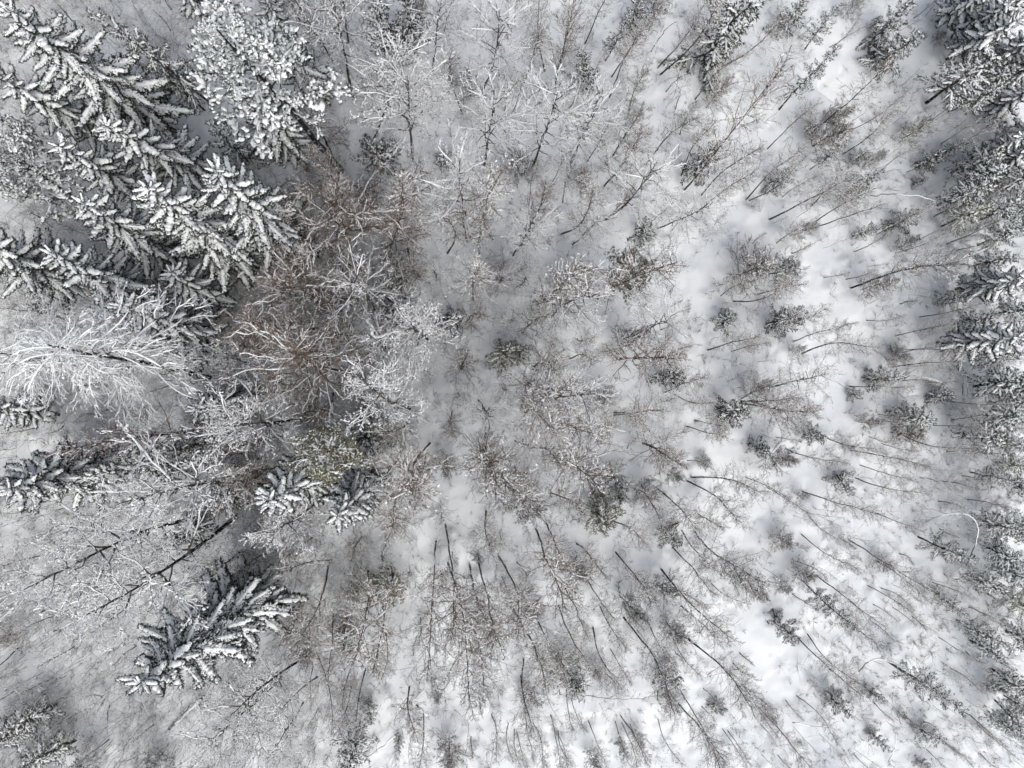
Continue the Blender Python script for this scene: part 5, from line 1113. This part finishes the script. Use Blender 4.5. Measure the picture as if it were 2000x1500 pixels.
for (pts, lab) in zip([[(13.24, 22.82), (13.97, 23.92), (14.82, 24.48)], [(14.34, 20.11), (14.95, 20.73), (16.05, 21.0)], [(15.05, 18.94), (15.05, 19.77), (14.58, 20.24)]], ('thin hooked sapling below the bushy dark top spruce', 'thin sapling arching right on open snow above the snow-topped brown thicket', 'thin sapling arching back left above the snow-topped brown thicket')):
    n = len(pts); bow('bent_sapling', lab, 'sapling', [(p[0], p[1], ground_z(*p) + 1.5 * math.sin(a * 2.2)) for a, p in zip(np.linspace(0, 1, n), pts)], 0.035, 0.01, 0.02, 'bent saplings', 0, 'bark', 7, 0)
bow('arched_birch', 'white snow-laden birch bent into a hoop near the right edge', 'birch tree', [(36.47, -13.52, 0.20), (35.44, -11.49, 2.50), (34.64, -10.28, 4.00), (33.57, -8.87, 5.00), (32.34, -8.62, 5.00), (31.49, -9.10, 4.20), (31.23, -9.91, 3.00)], 0.035, 0.008, 0.036, 'arched snowy birches', 9, 'limb', 11)
bow('arched_birch', 'short white arched birch just below the hoop-shaped one', 'birch tree', [(36.08, -14.25, 0.20), (35.74, -13.61, 1.60), (36.08, -13.34, 2.40), (37.03, -13.32, 2.00)], 0.035, 0.008, 0.036, 'arched snowy birches', 6, 'limb', 12)
bow('arched_birch', 'long white birch arched flat over snow below the lone olive-tinged bush', 'birch tree', [(29.23, 13.11, 0.10), (29.89, 12.91, 1.50), (30.98, 12.56, 2.40), (32.27, 12.37, 2.40), (34.14, 11.91, 1.20)], 0.035, 0.008, 0.036, 'arched snowy birches', 8, 'limb', 13)
bow('arched_birch', 'white arched birch with tufted tip left of the dark right-edge spruces', 'birch tree', [(31.19, -0.07, 0.10), (31.18, 0.14, 1.60), (31.58, 0.18, 2.40), (32.69, -0.10, 2.40), (34.10, -0.43, 1.60)], 0.035, 0.008, 0.036, 'arched snowy birches', 7, 'limb', 14)
bow('fallen_branch', 'white snow-laden fork arching over the snow at lower right', 'branch', [(28.48, -21.02, 0.10), (28.52, -19.89, 1.20), (28.77, -19.27, 1.90), (29.88, -19.74, 1.60), (31.53, -20.69, 0.60)], 0.035, 0.010, 0.042, None, 3, 'limb', 15)
bow('fallen_branch', 'white curved fallen branch on snow near the bottom, shaped like a shallow bowl', 'branch', [(23.41, -24.31, 0.50), (24.38, -24.56, 0.35), (25.16, -24.83, 0.30), (26.09, -24.67, 0.40), (26.77, -24.27, 0.60)], 0.035, 0.010, 0.042, None, 3, 'limb', 16)
bow('fallen_branch', 'short upright white branch on snow near the bottom, below the snow-laden fork', 'branch', [(30.60, -27.49, 0.30), (30.67, -26.57, 0.80), (30.66, -25.61, 1.10), (30.64, -24.91, 1.20)], 0.035, 0.010, 0.042, None, 2, 'limb', 17)
bow('fallen_branch', 'white wishbone-shaped branch on snow near the right edge', 'branch', [(36.10, -1.11, 0.25), (35.88, -0.18, 0.60), (35.73, 0.66, 0.90), (36.15, -0.18, 0.60), (36.53, -1.33, 0.25)], 0.035, 0.010, 0.042, None, 2, 'limb', 18)
bow('fallen_log', 'thin snow-covered log lying beside the tip of the great spruce', 'log', [(-19.54, -23.50, 0.12), (-18.86, -22.85, 0.15), (-18.03, -22.05, 0.15), (-17.20, -21.29, 0.12)], 0.10, 0.08, 0.10, None, 0, 'bark', 19)
bow('fallen_log', 'straight white snow-covered pole leaning low near the bottom', 'log', [(-6.52, -25.96, 0.30), (-5.71, -25.18, 0.70), (-4.93, -24.47, 1.00), (-4.18, -23.69, 1.30)], 0.06, 0.03, 0.06, None, 0, 'bark', 20)
bow('fallen_log', 'short white broken limb over the matted brown thicket', 'log', [(-2.97, -21.50, 2.20), (-2.56, -21.73, 2.40), (-2.10, -22.31, 2.20)], 0.06, 0.03, 0.07, None, 2, 'limb', 21)
bow('bent_sapling', 'wiry sapling bowed flat to the right across snow below the snow-matted bush', 'sapling', [(8.26, -22.09, 0.10), (9.25, -21.78, 1.20), (10.40, -21.78, 1.60), (12.09, -21.94, 1.20), (13.73, -22.17, 0.30)], 0.03, 0.008, 0.018, None, 7, 'twig', 22, 0.0)
bow('tree_stump', 'short dark broken stub sticking out of the snow lane left of centre', 'stump', [(-8.78, -1.57, -0.10), (-8.64, -1.31, 0.50), (-8.44, -0.95, 1.10)], 0.09, 0.07, 0.05, None, 0, 'bark', 23, 0.0)

# ------------------------------------------------------------------ uncountable low growth: brush and dry stalks poking through the snow
def clear(x, y): return noise.noise((x * 0.13, y * 0.13, 77.0))
CLEAR = [((27.36, 22.30, 0.00), 3.0), ((25.10, 20.05, 0.00), 3.2), ((19.89, 10.15, 0.00), 2.4), ((24.01, 7.29, 0.00), 2.2), ((17.30, 7.23, 0.00), 1.8), ((18.07, -5.43, 0.00), 2.2), ((19.55, -3.63, 0.00), 1.6), ((19.58, -16.36, 0.00), 3.4), ((22.20, -20.08, 0.00), 2.6), ((26.30, -0.73, 0.00), 2.0), ((23.30, -6.93, 0.00), 2.4), ((15.50, -15.90, 0.00), 1.6), ((17.36, -22.13, 0.00), 2.0), ((27.04, 4.40, 0.00), 2.4), ((24.02, 1.46, 0.00), 2.2), ((30.06, 11.02, 0.00), 2.0), ((32.31, 22.81, 0.00), 2.0), ((-17.80, 16.82, 0.00), 1.6), ((-6.95, 17.43, 0.00), 1.4), ((-9.04, 0.00, 0.00), 1.2), ((-12.79, -1.04, 0.00), 1.2), ((-2.46, 0.70, 0.00), 1.0), ((-8.37, -10.48, 0.00), 1.0), ((-0.36, -7.42, 0.00), 1.2), ((10.00, 0.00, 0.00), 1.3)]
def brush():
    rg = np.random.default_rng(77); W, S, G = Buf(), Buf(), Buf()
    pts = []
    while len(pts) < 8200:
        x, y = rg.uniform(-36, 43), rg.uniform(-30, 31); dens = (0.60 if x < 8 else 0.44) + 0.6 * clear(x, y)
        if x < -4: dens += 0.6 + (0.5 if y < -8 else 0)
        if x > 26: dens += 0.25
        if y < -15: dens += 0.25
        if any((x - c[0][0]) ** 2 + (y - c[0][1]) ** 2 < c[1] ** 2 for c in CLEAR): dens *= 0.10
        if rg.random() < dens: pts.append((x, y, ground_z(x, y) - 0.03))
    B = np.array(pts); n = len(B); m = 7
    hgt = (0.25 + 1.0 * rg.random(n) ** 2.2)
    hgt *= np.where(B[:, 0] < -6, 1.8, 1.0)
    d = norm(np.stack([rg.normal(size=(n, m)) * 0.55, rg.normal(size=(n, m)) * 0.55, np.full((n, m), 1.0)], -1)); q = np.linspace(0, 1, 4)
    L = hgt[:, None] * (0.5 + 0.8 * rg.random((n, m)))
    P = B[:, None, None] + L[..., None, None] * (q[:, None] * d[..., None, :]); P[..., 0:2] += (L[..., None, None] * 0.35 * rg.normal(size=(n, m, 1, 2))) * (q ** 2)[:, None]
    P = P.reshape(-1, 4, 3); T = shoots(rg, P[rg.random(len(P)) < 0.7], 3, 0.3, 1, 0.5, 42, 3)
    W.add(*tubes(P, radii(len(P), 4, 0.008, 0.003), 3)); W.add(*tubes(T, radii(len(T), 3, 0.005, 0.003), 3))
    S.add(*snow_on(rg, P, 0.013, 0.6, k=3)); S.add(*snow_on(rg, T, 0.011, 0.5, k=3)); S.add(*blobs(rg, P[rg.random(len(P)) < 0.10][:, -1], 0.03, 4))
    n = 1500; B = np.array([(rg.uniform(-34, 42), rg.uniform(-29, 30)) for _ in range(n)] + [(rg.uniform(-34, -7), rg.uniform(-29, 30 if j % 3 == 0 else -6)) for j in range(1100)])
    keep = np.array([not any((x - c[0][0]) ** 2 + (y - c[0][1]) ** 2 < c[1] ** 2 for c in CLEAR) for x, y in B]); B = B[keep]; n = len(B)
    B = np.column_stack([B, [ground_z(x, y) - 0.05 for x, y in B]]); hh = 1.2 + 3.2 * rg.random(n) ** 1.6; q = np.linspace(0, 1, 6)
    ln = rg.normal(size=(n, 2)) * 0.12; P = B[:, None] + np.concatenate([(ln * hh[:, None])[:, None] * (q ** 1.5)[None, :, None], (hh[:, None] * q)[..., None]], -1)
    P[:, 1:, :2] += rg.normal(size=(n, 5, 2)) * 0.03
    T = shoots(rg, P, 12, 0.3, 1, 0.26, 40, 4, 0.03); U = shoots(rg, T, 4, 0.2, 1, 0.5, 42, 3)
    W.add(*tubes(P, radii(n, 6, 0.016, 0.005), 3)); W.add(*tubes(T, radii(len(T), 4, 0.006, 0.003), 3)); W.add(*tubes(U, radii(len(U), 3, 0.004, 0.0025), 3))
    S.add(*snow_on(rg, P, 0.018, 0.6, k=3)); S.add(*snow_on(rg, T, 0.014, 0.6, k=3)); S.add(*snow_on(rg, U, 0.011, 0.35, k=3))
    e = bpy.data.objects.new('brushwood', None); COL.objects.link(e); e['label'] = 'low snow-dusted brush and twigs covering the forest floor'; e['category'] = 'brush'; e['kind'] = 'stuff'
    for nm, b, mt in (('twigs', W, M['twig']), ('snow', S, M['frost'])):
        o = link(nm, bmesh_of(nm, b, mt), e); o['kind'] = 'stuff'
brush()

# ------------------------------------------------------------------ the wood going on beyond the frame, one mass
def wood_beyond():
    rg = np.random.default_rng(31)
    e = bpy.data.objects.new('surrounding_wood', None); COL.objects.link(e); e['label'] = 'snowy wood going on all round the clearing'; e['category'] = 'wood'; e['kind'] = 'stuff'
    n = 0
    while n < 110:
        x, y = (rg.uniform(-46, 54), rg.uniform(-41, 41)) if n < 70 else (rg.uniform(-46, -34), rg.uniform(-38, 38))
        if -34 < x < 42.5 and -29 < y < 30: continue
        if x > 44 and rg.random() < 0.3: continue
        h = rg.uniform(13, 19) if x < -20 else rg.uniform(5, 10); d = LIB['sp'][rg.integers(5)]; s = h / d['H']
        mt = Matrix.Translation((x, y, ground_z(x, y))) @ Matrix.Rotation(rg.random() * 6.28, 4, 'Z') @ Matrix.Diagonal((s * 1.3, s * 1.3, s, 1))
        for nm, me in (('trunk', d['trunk']), ('crown', wood_mesh(d, 'needle', M['needle'])), ('snow', d['snow'])): link(nm, me, e, mt)['kind'] = 'stuff'
        n += 1
wood_beyond()
